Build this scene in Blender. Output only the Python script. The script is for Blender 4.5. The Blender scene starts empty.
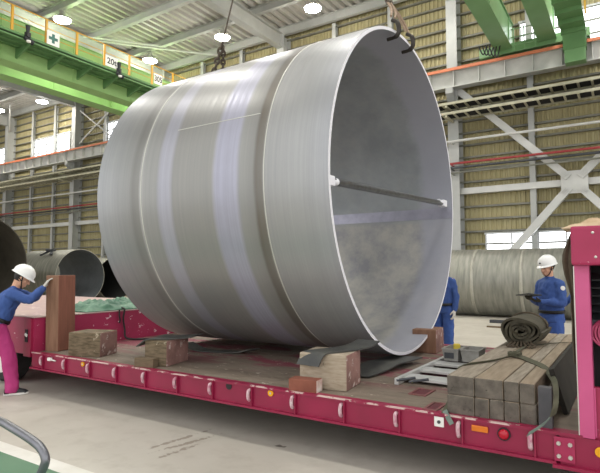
import bpy, bmesh, math, random
from mathutils import Vector, Matrix, noise
V = Vector
random.seed(7)
scene = bpy.context.scene
COL = scene.collection
PI = math.pi

# ------------------------------------------------------------------ colours and materials
def lin(h, a=1.0):
    h = h.lstrip('#')
    o = []
    for i in (0, 2, 4):
        c = int(h[i:i+2], 16) / 255
        o.append(c / 12.92 if c <= .04045 else ((c + .055) / 1.055) ** 2.4)
    return (*o, a)

def new_mat(name):
    m = bpy.data.materials.new(name)
    m.use_nodes = True
    nt = m.node_tree
    return m, nt, nt.nodes['Principled BSDF']

def N(nt, kind, **kw):
    n = nt.nodes.new(kind)
    for k, v in kw.items():
        if k in n.inputs.keys():
            n.inputs[k].default_value = v
        else:
            setattr(n, k, v)
    return n

def coords(nt, scale=(1, 1, 1), loc=(0, 0, 0), rot=(0, 0, 0), kind='Object'):
    tc = N(nt, 'ShaderNodeTexCoord')
    mp = N(nt, 'ShaderNodeMapping')
    mp.inputs['Scale'].default_value = scale
    mp.inputs['Location'].default_value = loc
    mp.inputs['Rotation'].default_value = rot
    nt.links.new(tc.outputs[kind], mp.inputs['Vector'])
    return mp.outputs['Vector']

def noise_fac(nt, scale, stretch=(1, 1, 1), detail=4, lo=.35, hi=.65, loc=(0, 0, 0), rough=.55, rot=(0, 0, 0)):
    n = N(nt, 'ShaderNodeTexNoise')
    n.inputs['Scale'].default_value = scale
    n.inputs['Detail'].default_value = detail
    n.inputs['Roughness'].default_value = rough
    nt.links.new(coords(nt, stretch, loc, rot), n.inputs['Vector'])
    r = N(nt, 'ShaderNodeMapRange')
    r.inputs['From Min'].default_value = lo
    r.inputs['From Max'].default_value = hi
    nt.links.new(n.outputs['Fac'], r.inputs['Value'])
    return r.outputs['Result']

def mix(nt, fac, a, b):
    m = N(nt, 'ShaderNodeMix', data_type='RGBA')
    for sock, v in ((m.inputs[0], fac), (m.inputs[6], a), (m.inputs[7], b)):
        if hasattr(v, 'is_output'):
            nt.links.new(v, sock)
        elif isinstance(v, (int, float)):
            sock.default_value = v
        else:
            sock.default_value = v
    return m.outputs[2]

def math_node(nt, op, a, b=0.0):
    m = N(nt, 'ShaderNodeMath', operation=op)
    for s, v in ((m.inputs[0], a), (m.inputs[1], b)):
        if hasattr(v, 'is_output'):
            nt.links.new(v, s)
        else:
            s.default_value = v
    return m.outputs[0]

def mat(name, c1, c2=None, scale=6, stretch=(1, 1, 1), rough=.6, metal=0., lo=.3, hi=.7, chips=None, chip_scale=18,
        chip_lo=.66, chip_stretch=(1, 1, 1), bump=0., bump_scale=40, spec=.5, rot=(0, 0, 0)):
    m, nt, b = new_mat(name)
    c = lin(c1)
    if c2:
        c = mix(nt, noise_fac(nt, scale, stretch, lo=lo, hi=hi, rot=rot), lin(c1), lin(c2))
    if chips:
        c = mix(nt, noise_fac(nt, chip_scale, chip_stretch, detail=6, lo=chip_lo, hi=chip_lo + .03, loc=(3.1, 1.7, .4), rough=.7), c, lin(chips))
    if hasattr(c, 'is_output'):
        nt.links.new(c, b.inputs['Base Color'])
    else:
        b.inputs['Base Color'].default_value = c
    b.inputs['Roughness'].default_value = rough
    b.inputs['Metallic'].default_value = metal
    b.inputs['Specular IOR Level'].default_value = spec
    if bump:
        n = N(nt, 'ShaderNodeTexNoise')
        n.inputs['Scale'].default_value = bump_scale
        n.inputs['Detail'].default_value = 5
        nt.links.new(coords(nt, stretch, rot=rot), n.inputs['Vector'])
        bp = N(nt, 'ShaderNodeBump')
        bp.inputs['Strength'].default_value = bump
        bp.inputs['Distance'].default_value = .01
        nt.links.new(n.outputs['Fac'], bp.inputs['Height'])
        nt.links.new(bp.outputs['Normal'], b.inputs['Normal'])
    return m

def emit(name, c, s):
    m, nt, b = new_mat(name)
    b.inputs['Base Color'].default_value = lin(c)
    b.inputs['Emission Color'].default_value = lin(c)
    b.inputs['Emission Strength'].default_value = s
    return m

M = {}
M['crimson'] = mat('crimson_paint', '#951a43', '#84173b', 3, rough=.42, chips='#c9a3ae', chip_scale=9, chip_lo=.72)
M['crimson_worn'] = mat('worn_crimson_paint', '#a82a55', '#9a234a', 3, rough=.5, chips='#e3cdd2', chip_scale=7, chip_lo=.62, chip_stretch=(1, 1, 1.6))
M['pocket_red'] = mat('pocket_frame_paint', '#8a4a52', '#6d5046', 12, rough=.7)
M['pocket_deep'] = mat('pocket_floor_paint', '#6b2937', '#4f2a2c', 14, rough=.8)
M['crimson_lit'] = mat('lit_crimson_paint', '#cb5788', '#c04e7e', 3, rough=.45, chips='#e6c8d2', chip_scale=12, chip_lo=.74)  # crimson brightened in the colour for the light on the front post
M['lip'] = mat('scraped_lip_paint', '#951a43', '#84173b', 3, rough=.5, chips='#cdb0ac', chip_scale=7, chip_lo=.5)
M['hook_paint'] = mat('scraped_hook_paint', '#b25a78', '#d9c9cb', 25, rough=.5)
M['bed_top'] = mat('worn_bed_top', '#bfa89d', '#b3959a', 3, rough=.6, chips='#d8c9bf', chip_scale=5, chip_lo=.6)
M['black'] = mat('black_rubber', '#1d1d1e', '#2a2a2a', 8, rough=.7)
M['dark'] = mat('dark_recess', '#2b2327', rough=.8)
M['mat_rubber'] = mat('grey_rubber_sheet', '#3a3b3c', '#54544f', 5, rough=.55, bump=.3)
M['white'] = mat('white_paint', '#e9e8e4', rough=.4)
M['bolt'] = mat('zinc_bolt', '#cfcac4', rough=.35, metal=.6)
M['amber'] = mat('amber_reflector', '#e5a21c', rough=.25)
M['orange'] = mat('orange_reflector', '#d5721e', rough=.3)
M['red_lens'] = mat('red_lamp_lens', '#b3122c', rough=.15)
M['alu'] = mat('aluminium', '#d4d5d3', '#bdbfbd', 6, rough=.4, metal=.3, chips='#8d8880', chip_scale=12, chip_lo=.68)
M['tub'] = mat('grey_plastic_tub', '#a3a19c', '#8b8984', 12, rough=.6)
M['yellow'] = mat('yellow_tool', '#d9c04a', rough=.6)
M['steel_dark'] = mat('dark_steel', '#56585c', '#474a4f', 8, rough=.4, metal=.6)
M['tube_metal'] = mat('brushed_tube', '#8b8c92', '#77787f', 10, rough=.36, metal=.7)
M['chain'] = mat('oily_chain', '#4a433c', '#6d6156', 30, rough=.45, metal=.6)
M['hook_steel'] = mat('black_hook_steel', '#2f2b28', '#3f3a35', 20, rough=.4, metal=.5)
M['sling'] = mat('tan_sling', '#b09a86', '#8c7864', 20, rough=.8)
M['strap'] = mat('olive_strap', '#4a4a3a', '#5a5846', 14, rough=.8)
M['strap_end'] = mat('faded_strap', '#788680', '#5f6c62', 12, rough=.75)
M['canvas'] = mat('dark_canvas', '#524d3e', '#3f3b30', 9, rough=.85, bump=.5)
M['board_dark'] = mat('dark_board', '#34312b', '#26241f', 6, rough=.85)
M['canvas_brown'] = mat('brown_canvas', '#5d5142', '#43392d', 6, rough=.85, bump=.5)
M['cloth_tan'] = mat('tan_cloth', '#d6bfa0', '#b79b7b', 8, rough=.85)
M['tarp'] = mat('green_tarp', '#44705a', '#74a085', 5, rough=.5, lo=.4, hi=.75, chips='#c9d8cb', chip_scale=3, chip_lo=.66)
M['pink_hose'] = mat('pink_hose_rubber', '#c0476f', rough=.4)
M['concrete_grey'] = mat('grey_stake_steel', '#48474b', '#59575b', 7, rough=.55, metal=.3)
M['column'] = mat('grey_column_paint', '#b9bab8', '#acaeac', 2, rough=.5)
M['roof_steel'] = mat('roof_steel_paint', '#b4b5b2', '#a8a9a6', 2, rough=.5)
M['brace'] = mat('white_brace_paint', '#d3d3d0', '#c6c7c4', 2, rough=.45)
M['girt'] = mat('girt_steel', '#85857a', '#6f6f66', 3, rough=.5)
M['tray'] = mat('cream_tray_steel', '#c6c3ab', '#aaa68f', 3, rough=.5)
M['conductor'] = mat('orange_conductor_rail', '#dd8560', '#d07a57', 3, rough=.5)
M['red_pipe'] = mat('red_pipe_paint', '#a2393c', rough=.45)
M['runway'] = mat('runway_paint', '#d2d2ce', '#c0c1bd', 2, rough=.5)
M['crane'] = mat('crane_green', '#aad08d', '#a0c783', 1.2, rough=.6, spec=.25)
M['crane_shaded'] = mat('shaded_crane_green', '#6a9160', '#5f8656', 2, rough=.6, spec=.25)  # crane green with the shade under walkway and platform put into the colour
M['crane2'] = mat('far_crane_green', '#7fa876', '#759e6c', 1.2, rough=.28)
M['handrail'] = mat('yellow_handrail', '#dba638', rough=.45)
M['sign'] = mat('sign_white', '#eeeeea', rough=.5)
M['sign_green'] = mat('sign_cross_green', '#2f6b60', rough=.5)
M['sign_black'] = mat('sign_black', '#22262a', rough=.5)
M['lamp_body'] = mat('lamp_housing', '#c8c8c4', rough=.4, metal=.4)
M['lamp_glow'] = emit('lamp_glow', '#fff7e2', 60)
M['skin'] = mat('skin', '#d9a98c', '#cf9c80', 20, rough=.55)
M['hair'] = mat('black_hair', '#1e1a18', rough=.6)
M['jacket'] = mat('blue_jacket_cloth', '#3d5a9a', '#334f8c', 9, rough=.8, bump=.4, bump_scale=18)
M['trouser_blue'] = mat('blue_trouser_cloth', '#3f5fa6', '#365497', 9, rough=.8, bump=.4, bump_scale=18)
M['trouser_magenta'] = mat('magenta_trouser_cloth', '#b93a7c', '#aa3070', 7, rough=.8, bump=.4, bump_scale=18)
M['helmet'] = mat('white_helmet_shell', '#f2f2f0', rough=.25)
M['glove_white'] = mat('white_cotton_glove', '#d9d6cf', '#c2beb5', 30, rough=.9)
M['glove_dark'] = mat('dark_glove', '#3b3a2c', '#2e2d24', 25, rough=.85)
M['shoe'] = mat('black_shoe', '#24262b', rough=.45)
M['sole'] = mat('white_sole', '#e4e2de', rough=.6)
M['belt'] = mat('black_belt', '#17171a', rough=.5)

# timber kinds
M['timber_grey'] = mat('weathered_timber', '#a79c8c', '#82776a', 5, (8, .8, 8), rough=.8, bump=.4)
M['timber_tan'] = mat('tan_timber', '#a3937f', '#887966', 5, (8, .8, 8), rough=.8, bump=.4)
M['timber_end'] = mat('timber_end_grain', '#6f675e', '#4b453f', 14, rough=.85, chips='#3c3630', chip_scale=26, chip_lo=.63, bump=.5)
M['block'] = mat('mossy_block_timber', '#81705a', '#514632', 5, (2, 2, 9), rough=.85, bump=.5, chips='#b0a48f', chip_scale=10, chip_lo=.62)
M['block_end'] = mat('red_stained_end_grain', '#a78078', '#7d5d56', 6, rough=.85, chips='#cbb9b2', chip_scale=9, chip_lo=.58)
M['block_pale'] = mat('pale_block_timber', '#b7a996', '#9a8b77', 5, (2, 2, 9), rough=.85, bump=.5, chips='#6f6555', chip_scale=12, chip_lo=.66)
M['beam_brown'] = mat('brown_beam_timber', '#7d5a46', '#93705a', 4, (6, 6, .7), rough=.8, bump=.3)
M['beam_red'] = mat('reddish_beam_timber', '#95604f', '#7f5242', 4, (6, 6, .7), rough=.8, bump=.3, chips='#5b3b32', chip_scale=5, chip_lo=.68)
M['brick'] = mat('red_brown_block', '#8d5443', '#7a4637', 8, rough=.8)
M['brick_end'] = mat('white_stained_end', '#b98d80', '#e2d8d0', 12, rough=.8)
M['slab_wood'] = mat('brown_slab_wood', '#75644f', '#5f513f', 8, (2, 2, 9), rough=.85)

def deck_material():
    m, nt, b = new_mat('worn_deck_planks')
    base = mix(nt, noise_fac(nt, 3, (.6, 3, 1), lo=.3, hi=.7), lin('#6f6255'), lin('#887b6e'))
    base = mix(nt, noise_fac(nt, 14, (.5, 6, 1), detail=6, lo=.5, hi=.72), base, lin('#5b5045'))
    # worn crimson paint survives in the middle of the deck
    red = noise_fac(nt, 2.2, (.55, 1.5, 1), detail=8, lo=.5, hi=.56, rough=.72, loc=(1.3, 0, 0))
    tc = N(nt, 'ShaderNodeTexCoord')
    sx = N(nt, 'ShaderNodeSeparateXYZ')
    nt.links.new(tc.outputs['Object'], sx.inputs[0])
    r1 = N(nt, 'ShaderNodeMapRange')
    r1.inputs['From Min'].default_value = 4.15
    r1.inputs['From Max'].default_value = 4.75
    nt.links.new(sx.outputs['Y'], r1.inputs['Value'])
    base = mix(nt, math_node(nt, 'MULTIPLY', red, r1.outputs['Result']), base, lin('#7d3a47'))
    base = mix(nt, noise_fac(nt, 9, (1, 2.5, 1), detail=8, lo=.63, hi=.66, rough=.7, loc=(5, 2, 0)), base, lin('#cfc3b4'))
    nt.links.new(base, b.inputs['Base Color'])
    b.inputs['Roughness'].default_value = .7
    return m
M['deck'] = deck_material()

def pipe_outer_material():
    m, nt, b = new_mat('brushed_steel_outside')
    tc = N(nt, 'ShaderNodeTexCoord')
    sx = N(nt, 'ShaderNodeSeparateXYZ')
    nt.links.new(tc.outputs['Object'], sx.inputs[0])
    wob = noise_fac(nt, 1.6, (1, 1, 1), lo=0, hi=1)
    xx = math_node(nt, 'ADD', sx.outputs['X'], math_node(nt, 'MULTIPLY', math_node(nt, 'SUBTRACT', wob, .5), .05))
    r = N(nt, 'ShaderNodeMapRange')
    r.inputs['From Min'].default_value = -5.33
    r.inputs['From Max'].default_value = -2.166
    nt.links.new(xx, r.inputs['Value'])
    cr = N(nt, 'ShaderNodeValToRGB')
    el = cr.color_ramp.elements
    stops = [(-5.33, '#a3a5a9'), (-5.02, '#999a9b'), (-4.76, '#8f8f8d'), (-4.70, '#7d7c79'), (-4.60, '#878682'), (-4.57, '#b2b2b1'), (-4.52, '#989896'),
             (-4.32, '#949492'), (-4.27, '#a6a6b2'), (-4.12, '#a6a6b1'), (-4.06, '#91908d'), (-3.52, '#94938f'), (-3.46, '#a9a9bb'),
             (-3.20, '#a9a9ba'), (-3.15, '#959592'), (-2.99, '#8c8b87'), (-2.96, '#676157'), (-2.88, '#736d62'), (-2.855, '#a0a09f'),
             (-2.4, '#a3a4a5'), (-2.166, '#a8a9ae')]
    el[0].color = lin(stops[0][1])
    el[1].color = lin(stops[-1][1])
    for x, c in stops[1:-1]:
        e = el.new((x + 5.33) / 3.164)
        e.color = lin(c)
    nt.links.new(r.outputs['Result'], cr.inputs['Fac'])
    streak = noise_fac(nt, 1, (26, .35, .35), detail=8, lo=.34, hi=.7, rough=.78)
    blot = noise_fac(nt, 1.7, (1, 1, 1), detail=7, lo=.35, hi=.7, rough=.65)
    c = mix(nt, math_node(nt, 'MULTIPLY', streak, .32), cr.outputs['Color'], lin('#76797d'))
    c = mix(nt, math_node(nt, 'MULTIPLY', blot, .2), c, lin('#82868b'))
    nt.links.new(c, b.inputs['Base Color'])
    rr = N(nt, 'ShaderNodeMapRange')
    rr.inputs['To Min'].default_value = .30
    rr.inputs['To Max'].default_value = .46
    nt.links.new(streak, rr.inputs['Value'])
    nt.links.new(rr.outputs['Result'], b.inputs['Roughness'])
    b.inputs['Metallic'].default_value = .38
    return m

def pipe_inner_material():
    m, nt, b = new_mat('dull_steel_inside')
    big = noise_fac(nt, 1.4, (1, 1, 1), detail=8, lo=.36, hi=.66, rough=.65)
    c = mix(nt, big, lin('#8b9195'), lin('#a0a5a9'))
    scuff = noise_fac(nt, 5, (1, 1, 1), detail=8, lo=.5, hi=.75, rough=.7, loc=(2, 0, 1))
    c = mix(nt, math_node(nt, 'MULTIPLY', scuff, .25), c, lin('#aeaba4'))
    low = mix(nt, noise_fac(nt, 2.6, (1, 1, 1), detail=9, lo=.38, hi=.62, rough=.7, loc=(7, 1, 2)), lin('#94959a'), lin('#b4b2ac'))
    tz = N(nt, 'ShaderNodeTexCoord')
    sz = N(nt, 'ShaderNodeSeparateXYZ')
    nt.links.new(tz.outputs['Object'], sz.inputs[0])
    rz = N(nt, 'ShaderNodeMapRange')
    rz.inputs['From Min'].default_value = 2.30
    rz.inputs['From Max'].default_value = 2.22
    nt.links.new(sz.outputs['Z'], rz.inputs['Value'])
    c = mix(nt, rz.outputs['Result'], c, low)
    tc = N(nt, 'ShaderNodeTexCoord')
    sx = N(nt, 'ShaderNodeSeparateXYZ')
    nt.links.new(tc.outputs['Object'], sx.inputs[0])
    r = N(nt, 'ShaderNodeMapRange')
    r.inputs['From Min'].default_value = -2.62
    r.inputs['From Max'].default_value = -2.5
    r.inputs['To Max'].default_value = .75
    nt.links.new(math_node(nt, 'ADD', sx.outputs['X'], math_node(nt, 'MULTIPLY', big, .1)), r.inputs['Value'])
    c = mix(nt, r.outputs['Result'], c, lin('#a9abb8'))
    nt.links.new(c, b.inputs['Base Color'])
    b.inputs['Roughness'].default_value = .5
    b.inputs['Metallic'].default_value = .2
    return m
M['pipe_out'] = pipe_outer_material()
M['pipe_in'] = pipe_inner_material()
M['pipe_rim'] = mat('bright_machined_rim', '#f4f4fa', rough=.5, metal=0.)
M['weld'] = mat('weld_band', '#b4b4c4', '#a3a3b4', 9, rough=.4, metal=.5)
M['weld_far'] = mat('far_weld_band', '#b3b1a6', '#98968c', 3, rough=.45, metal=.3)
M['seam'] = mat('seam_mark', '#c9c9c2', rough=.4, metal=.4)
M['bar'] = mat('brace_bar_steel', '#5c5e61', '#75777a', 14, rough=.3, metal=.8)
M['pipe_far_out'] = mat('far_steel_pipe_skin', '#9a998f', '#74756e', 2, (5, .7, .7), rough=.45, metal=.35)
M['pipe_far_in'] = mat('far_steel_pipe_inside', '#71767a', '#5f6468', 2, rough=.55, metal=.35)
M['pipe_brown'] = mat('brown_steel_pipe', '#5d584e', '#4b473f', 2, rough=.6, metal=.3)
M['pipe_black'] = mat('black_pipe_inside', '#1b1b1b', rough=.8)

def cladding_material():
    m, nt, b = new_mat('olive_cladding')
    c = mix(nt, noise_fac(nt, 1, (.8, 1, .25), detail=3, lo=.3, hi=.7), lin('#b0a67c'), lin('#9c926a'))
    c = mix(nt, math_node(nt, 'MULTIPLY', noise_fac(nt, 1, (9, 1, .1), detail=2, lo=.4, hi=.7), .35), c, lin('#c4bd9a'))
    nt.links.new(c, b.inputs['Base Color'])
    b.inputs['Roughness'].default_value = .6
    return m
M['cladding'] = cladding_material()
M['roof'] = mat('roof_deck_steel', '#bbb8b2', '#aba8a2', 1, (3, .3, 1), rough=.5)
M['pane'] = emit('daylight_pane', '#f4f7fb', 2.6)
M['mullion'] = mat('window_mullion', '#c4c6c6', rough=.5)

def floor_material():
    m, nt, b = new_mat('polished_concrete')
    c = mix(nt, noise_fac(nt, .7, (1, 1, 1), detail=7, lo=.3, hi=.7, rough=.6), lin('#bab4a9'), lin('#c9c4ba'))
    c = mix(nt, math_node(nt, 'MULTIPLY', noise_fac(nt, 3.2, (1, 1, 1), detail=8, lo=.5, hi=.72, rough=.65, loc=(4, 0, 0)), .45), c, lin('#a39b90'))

    def blob(loc, rot, sx, sy, amount, colour, breakup, c):
        tc = N(nt, 'ShaderNodeTexCoord')
        mp = N(nt, 'ShaderNodeMapping', vector_type='TEXTURE')
        mp.inputs['Location'].default_value = (*loc, 0)
        mp.inputs['Rotation'].default_value = (0, 0, rot)
        mp.inputs['Scale'].default_value = (sx, sy, 1)
        nt.links.new(tc.outputs['Object'], mp.inputs['Vector'])
        g = N(nt, 'ShaderNodeTexGradient', gradient_type='SPHERICAL')
        nt.links.new(mp.outputs['Vector'], g.inputs['Vector'])
        f = math_node(nt, 'MULTIPLY', g.outputs['Fac'], breakup)
        r = N(nt, 'ShaderNodeMapRange')
        r.inputs['From Min'].default_value = .22
        r.inputs['From Max'].default_value = .34
        r.inputs['To Max'].default_value = amount
        nt.links.new(f, r.inputs['Value'])
        return mix(nt, r.outputs['Result'], c, lin(colour))
    br = noise_fac(nt, 16, detail=5, lo=.25, hi=.7)
    st = noise_fac(nt, 1, (26, 26, 1), detail=3, lo=.35, hi=.7)
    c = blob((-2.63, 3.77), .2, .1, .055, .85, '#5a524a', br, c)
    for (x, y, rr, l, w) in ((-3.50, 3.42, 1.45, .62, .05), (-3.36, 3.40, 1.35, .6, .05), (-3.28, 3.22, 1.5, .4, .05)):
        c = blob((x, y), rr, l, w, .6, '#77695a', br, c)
    nt.links.new(c, b.inputs['Base Color'])
    b.inputs['Roughness'].default_value = .55
    b.inputs['Specular IOR Level'].default_value = .25
    return m
M['floor'] = floor_material()
M['floor_green'] = mat('green_floor_paint', '#557f62', '#5d876a', 2, rough=.45)
M['floor_white'] = mat('white_line_paint', '#e8e6df', '#d8d5cc', 4, rough=.5)

# ------------------------------------------------------------------ mesh building helpers
class MB:
    def __init__(s):
        s.bm = bmesh.new()

    def box(s, c, size, rot=None, bev=0.0):
        r = bmesh.ops.create_cube(s.bm, size=1)
        vs = r['verts']
        mx = Matrix.Translation(V(c)) @ ((rot if rot is not None else Matrix.Identity(3)).to_4x4()) @ Matrix.Diagonal((*size, 1))
        for v in vs:
            v.co = mx @ v.co
        if bev:
            es = list({e for v in vs for e in v.link_edges})
            bmesh.ops.bevel(s.bm, geom=es, offset=bev, segments=2, profile=.6, affect='EDGES')
        return s

    def bx(s, x0, x1, y0, y1, z0, z1, bev=0.0):
        return s.box(((x0+x1)/2, (y0+y1)/2, (z0+z1)/2), (abs(x1-x0), abs(y1-y0), abs(z1-z0)), None, bev)

    def loft(s, rings, caps=True, closed=False):
        bv = [[s.bm.verts.new(p) for p in r] for r in rings]
        n = len(bv[0])
        m = len(bv)
        for i in range(m if closed else m - 1):
            a, b = bv[i], bv[(i+1) % m]
            for k in range(n):
                s.bm.faces.new((a[k], a[(k+1) % n], b[(k+1) % n], b[k]))
        if caps and not closed:
            s.bm.faces.new(bv[0][::-1])
            s.bm.faces.new(bv[-1])
        return s

    def tube(s, pts, r, n=10, closed=False, caps=True):
        pts = [V(p) for p in pts]
        rs = r if isinstance(r, (list, tuple)) else [r] * len(pts)
        rings = []
        t0 = None
        ref = None
        m = len(pts)
        for i, p in enumerate(pts):
            if closed:
                t = (pts[(i+1) % m] - pts[i-1]).normalized()
            else:
                t = (pts[min(i+1, m-1)] - pts[max(i-1, 0)]).normalized()
            if ref is None:
                ref = t.orthogonal().normalized()
            else:
                ref = (ref - t * ref.dot(t))
                ref = ref.normalized() if ref.length > 1e-6 else t.orthogonal().normalized()
            b = t.cross(ref)
            rings.append([p + (ref * math.cos(a) + b * math.sin(a)) * rs[i] for a in (2*PI*k/n for k in range(n))])
        return s.loft(rings, caps, closed)

    def cyl(s, p0, p1, r0, r1=None, n=16):
        return s.tube([p0, p1], [r0, r0 if r1 is None else r1], n)

    def bar(s, p0, p1, w, h, up=(0, 0, 1)):
        p0, p1, up = V(p0), V(p1), V(up)
        t = (p1 - p0).normalized()
        side = t.cross(up).normalized()
        u = side.cross(t)
        r = lambda p: [p + side*w/2*a + u*h/2*b for a, b in ((-1, -1), (1, -1), (1, 1), (-1, 1))]
        return s.loft([r(p0), r(p1)])

    def ibeam(s, p0, p1, w, h, tf=.02, tw=.02, up=(0, 0, 1)):
        p0, p1, up = V(p0), V(p1), V(up)
        t = (p1 - p0).normalized()
        side = t.cross(up).normalized()
        u = side.cross(t)
        pr = [(-w/2, -h/2), (w/2, -h/2), (w/2, -h/2+tf), (tw/2, -h/2+tf), (tw/2, h/2-tf), (w/2, h/2-tf), (w/2, h/2), (-w/2, h/2),
              (-w/2, h/2-tf), (-tw/2, h/2-tf), (-tw/2, -h/2+tf), (-w/2, -h/2+tf)]
        r = lambda p: [p + side*a + u*b for a, b in pr]
        return s.loft([r(p0), r(p1)])

    def ribbon(s, pts, width, thick):
        """flat strip swept along pts; width = vector across (or a list of them)"""
        pts = [V(p) for p in pts]
        rings = []
        for i, p in enumerate(pts):
            t = (pts[min(i+1, len(pts)-1)] - pts[max(i-1, 0)]).normalized()
            w = V(width[i]) if isinstance(width, list) else V(width)
            n = t.cross(w).normalized() * thick / 2
            rings.append([p - w/2 - n, p + w/2 - n, p + w/2 + n, p - w/2 + n])
        return s.loft(rings)

    def ball(s, c, r, rot=None, seg=14):
        if isinstance(r, (int, float)):
            r = (r, r, r)
        q = bmesh.ops.create_uvsphere(s.bm, u_segments=seg, v_segments=max(6, seg//2+2), radius=1)
        mx = Matrix.Translation(V(c)) @ ((rot if rot is not None else Matrix.Identity(3)).to_4x4()) @ Matrix.Diagonal((*r, 1))
        for v in q['verts']:
            v.co = mx @ v.co
        return s

    def capsule(s, p0, p1, r0, r1=None, n=12):
        r1 = r0 if r1 is None else r1
        s.cyl(p0, p1, r0, r1, n)
        s.ball(p0, r0, seg=n)
        s.ball(p1, r1, seg=n)
        return s

    def ellrings(s, specs, n=20):
        """specs: list of (centre, a-vector, b-vector)"""
        return s.loft([[V(c) + V(a)*math.cos(2*PI*k/n) + V(b)*math.sin(2*PI*k/n) for k in range(n)] for c, a, b in specs])

    def warp(s, f):
        for v in s.bm.verts:
            v.co = f(v.co)
        return s

    def mesh(s, name):
        bmesh.ops.recalc_face_normals(s.bm, faces=s.bm.faces[:])
        me = bpy.data.meshes.new(name)
        s.bm.to_mesh(me)
        s.bm.free()
        return me

    def build(s, name, m, parent=None, smooth=False, extra=None):
        return link_mesh(name, s.mesh(name), m, parent, smooth, extra)

def link_mesh(name, me, m, parent=None, smooth=False, extra=None):
    me.materials.append(M[m] if isinstance(m, str) else m)
    for e in extra or []:
        me.materials.append(M[e])
    o = bpy.data.objects.new(name, me)
    COL.objects.link(o)
    if smooth:
        for p in me.polygons:
            p.use_smooth = True
        if smooth != 'all':
            try:
                me.set_sharp_from_angle(angle=math.radians(35))
            except Exception:
                pass
    if parent is not None:
        put(o, parent)
    return o

WORLD_ROOTS = {}
def put(o, parent):
    """parent o; meshes under world-based things are written in world coordinates"""
    o.parent = parent
    w = parent
    while w is not None:
        if w.name in WORLD_ROOTS:
            if w is parent:
                o.location = -w.location
            return
        w = w.parent

def tag(o, label, cat, group=None, kind=None):
    o['label'] = label
    o['category'] = cat
    if group:
        o['group'] = group
    if kind:
        o['kind'] = kind
    return o

def thing(name, label, cat, loc=(0, 0, 0), rotz=0, group=None, world=True):
    o = bpy.data.objects.new(name, None)
    COL.objects.link(o)
    o.location = loc
    o.rotation_euler = (0, 0, rotz)
    if world:
        WORLD_ROOTS[o.name] = 1
    return tag(o, label, cat, group)

def struct(o):
    o['kind'] = 'structure'
    return o

def dup(root, loc=None, label=None, rotz=None):
    r = root.copy()
    COL.objects.link(r)
    if loc is not None:
        r.location = loc
    if rotz is not None:
        r.rotation_euler = (0, 0, rotz)
    if label:
        r['label'] = label
    def rec(src, dst):
        for ch in src.children:
            c = ch.copy()
            COL.objects.link(c)
            c.parent = dst
            rec(ch, c)
    rec(root, r)
    return r

def remesh(mb, voxel, smooth=4, wrinkle=0.0, wscale=14, seed=0):
    me = mb.mesh('tmp')
    o = bpy.data.objects.new('tmp', me)
    COL.objects.link(o)
    md = o.modifiers.new('r', 'REMESH')
    md.mode = 'VOXEL'
    md.voxel_size = voxel
    if smooth:
        sm = o.modifiers.new('s', 'SMOOTH')
        sm.factor = .5
        sm.iterations = smooth
    dg = bpy.context.evaluated_depsgraph_get()
    out = bpy.data.meshes.new_from_object(o.evaluated_get(dg))
    bpy.data.objects.remove(o)
    bpy.data.meshes.remove(me)
    if wrinkle:
        ns = [v.normal.copy() for v in out.vertices]
        for v, n in zip(out.vertices, ns):
            p = V((v.co.x * wscale, v.co.y * wscale, v.co.z * wscale * .7)) + V((seed, 0, 0))
            v.co += n * wrinkle * (noise.noise(p) + .5 * noise.noise(p * 2.3))
    return out

def catmull(pts, k=6, closed=False):
    pts = [V(p) for p in pts]
    n = len(pts)
    out = []
    for i in range(n if closed else n - 1):
        if closed:
            p0, p1, p2, p3 = pts[i-1], pts[i], pts[(i+1) % n], pts[(i+2) % n]
        else:
            p0, p1, p2, p3 = pts[max(i-1, 0)], pts[i], pts[i+1], pts[min(i+2, n-1)]
        for j in range(k):
            t = j / k
            out.append(.5*((2*p1) + (p2-p0)*t + (2*p0-5*p1+4*p2-p3)*t*t + (3*p1-p0-3*p2+p3)*t**3))
    if not closed:
        out.append(pts[-1])
    return out

def RZ(deg):
    return Matrix.Rotation(math.radians(deg), 3, 'Z')

# ------------------------------------------------------------------ camera
F, HOR, YAW, CAM_H = 515.0, 271.0, math.radians(32.7), 1.52
cam = bpy.data.cameras.new('camera')
cam_o = bpy.data.objects.new('camera', cam)
COL.objects.link(cam_o)
cam.sensor_fit = 'HORIZONTAL'
cam.sensor_width = 36
cam.lens = 36 * F / 600
cam.clip_end = 300
cam_o.location = (0, 0, CAM_H)
cam_o.rotation_euler = (PI/2 + math.atan((HOR - 236.5) / F), 0, YAW)
scene.camera = cam_o

# ------------------------------------------------------------------ the hall: floor, wall, roof
struct(MB().bx(-75, 30, -25, 24, -.3, 0).build('floor', 'floor'))
struct(MB().bx(-75, 30, 1.15, 2.38, 0, .003).build('floor_marking_area', 'floor_green'))
struct(MB().bx(-75, 30, 1.01, 1.15, 0, .004).build('floor_marking_line', 'floor_white'))
struct(MB().bx(-75, 30, 2.38, 2.52, 0, .004).build('floor_marking_line', 'floor_white'))

def corrugated(x0, x1, period, amp, f):
    """trapezoid profile strip; f(x, d) gives the two end points of a rib line"""
    prof = [(0, 0), (.35, 0), (.5, 1), (.85, 1)]
    xs = []
    x = x0
    while x < x1:
        xs += [(x + u * period, v * amp) for u, v in prof]
        x += period
    bm = bmesh.new()
    prev = None
    for x, d in xs:
        a, b = f(x, d)
        va, vb = bm.verts.new(a), bm.verts.new(b)
        if prev:
            bm.faces.new((prev[0], va, vb, prev[1]))
        prev = (va, vb)
    mb = MB()
    mb.bm.free()
    mb.bm = bm
    return mb

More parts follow.
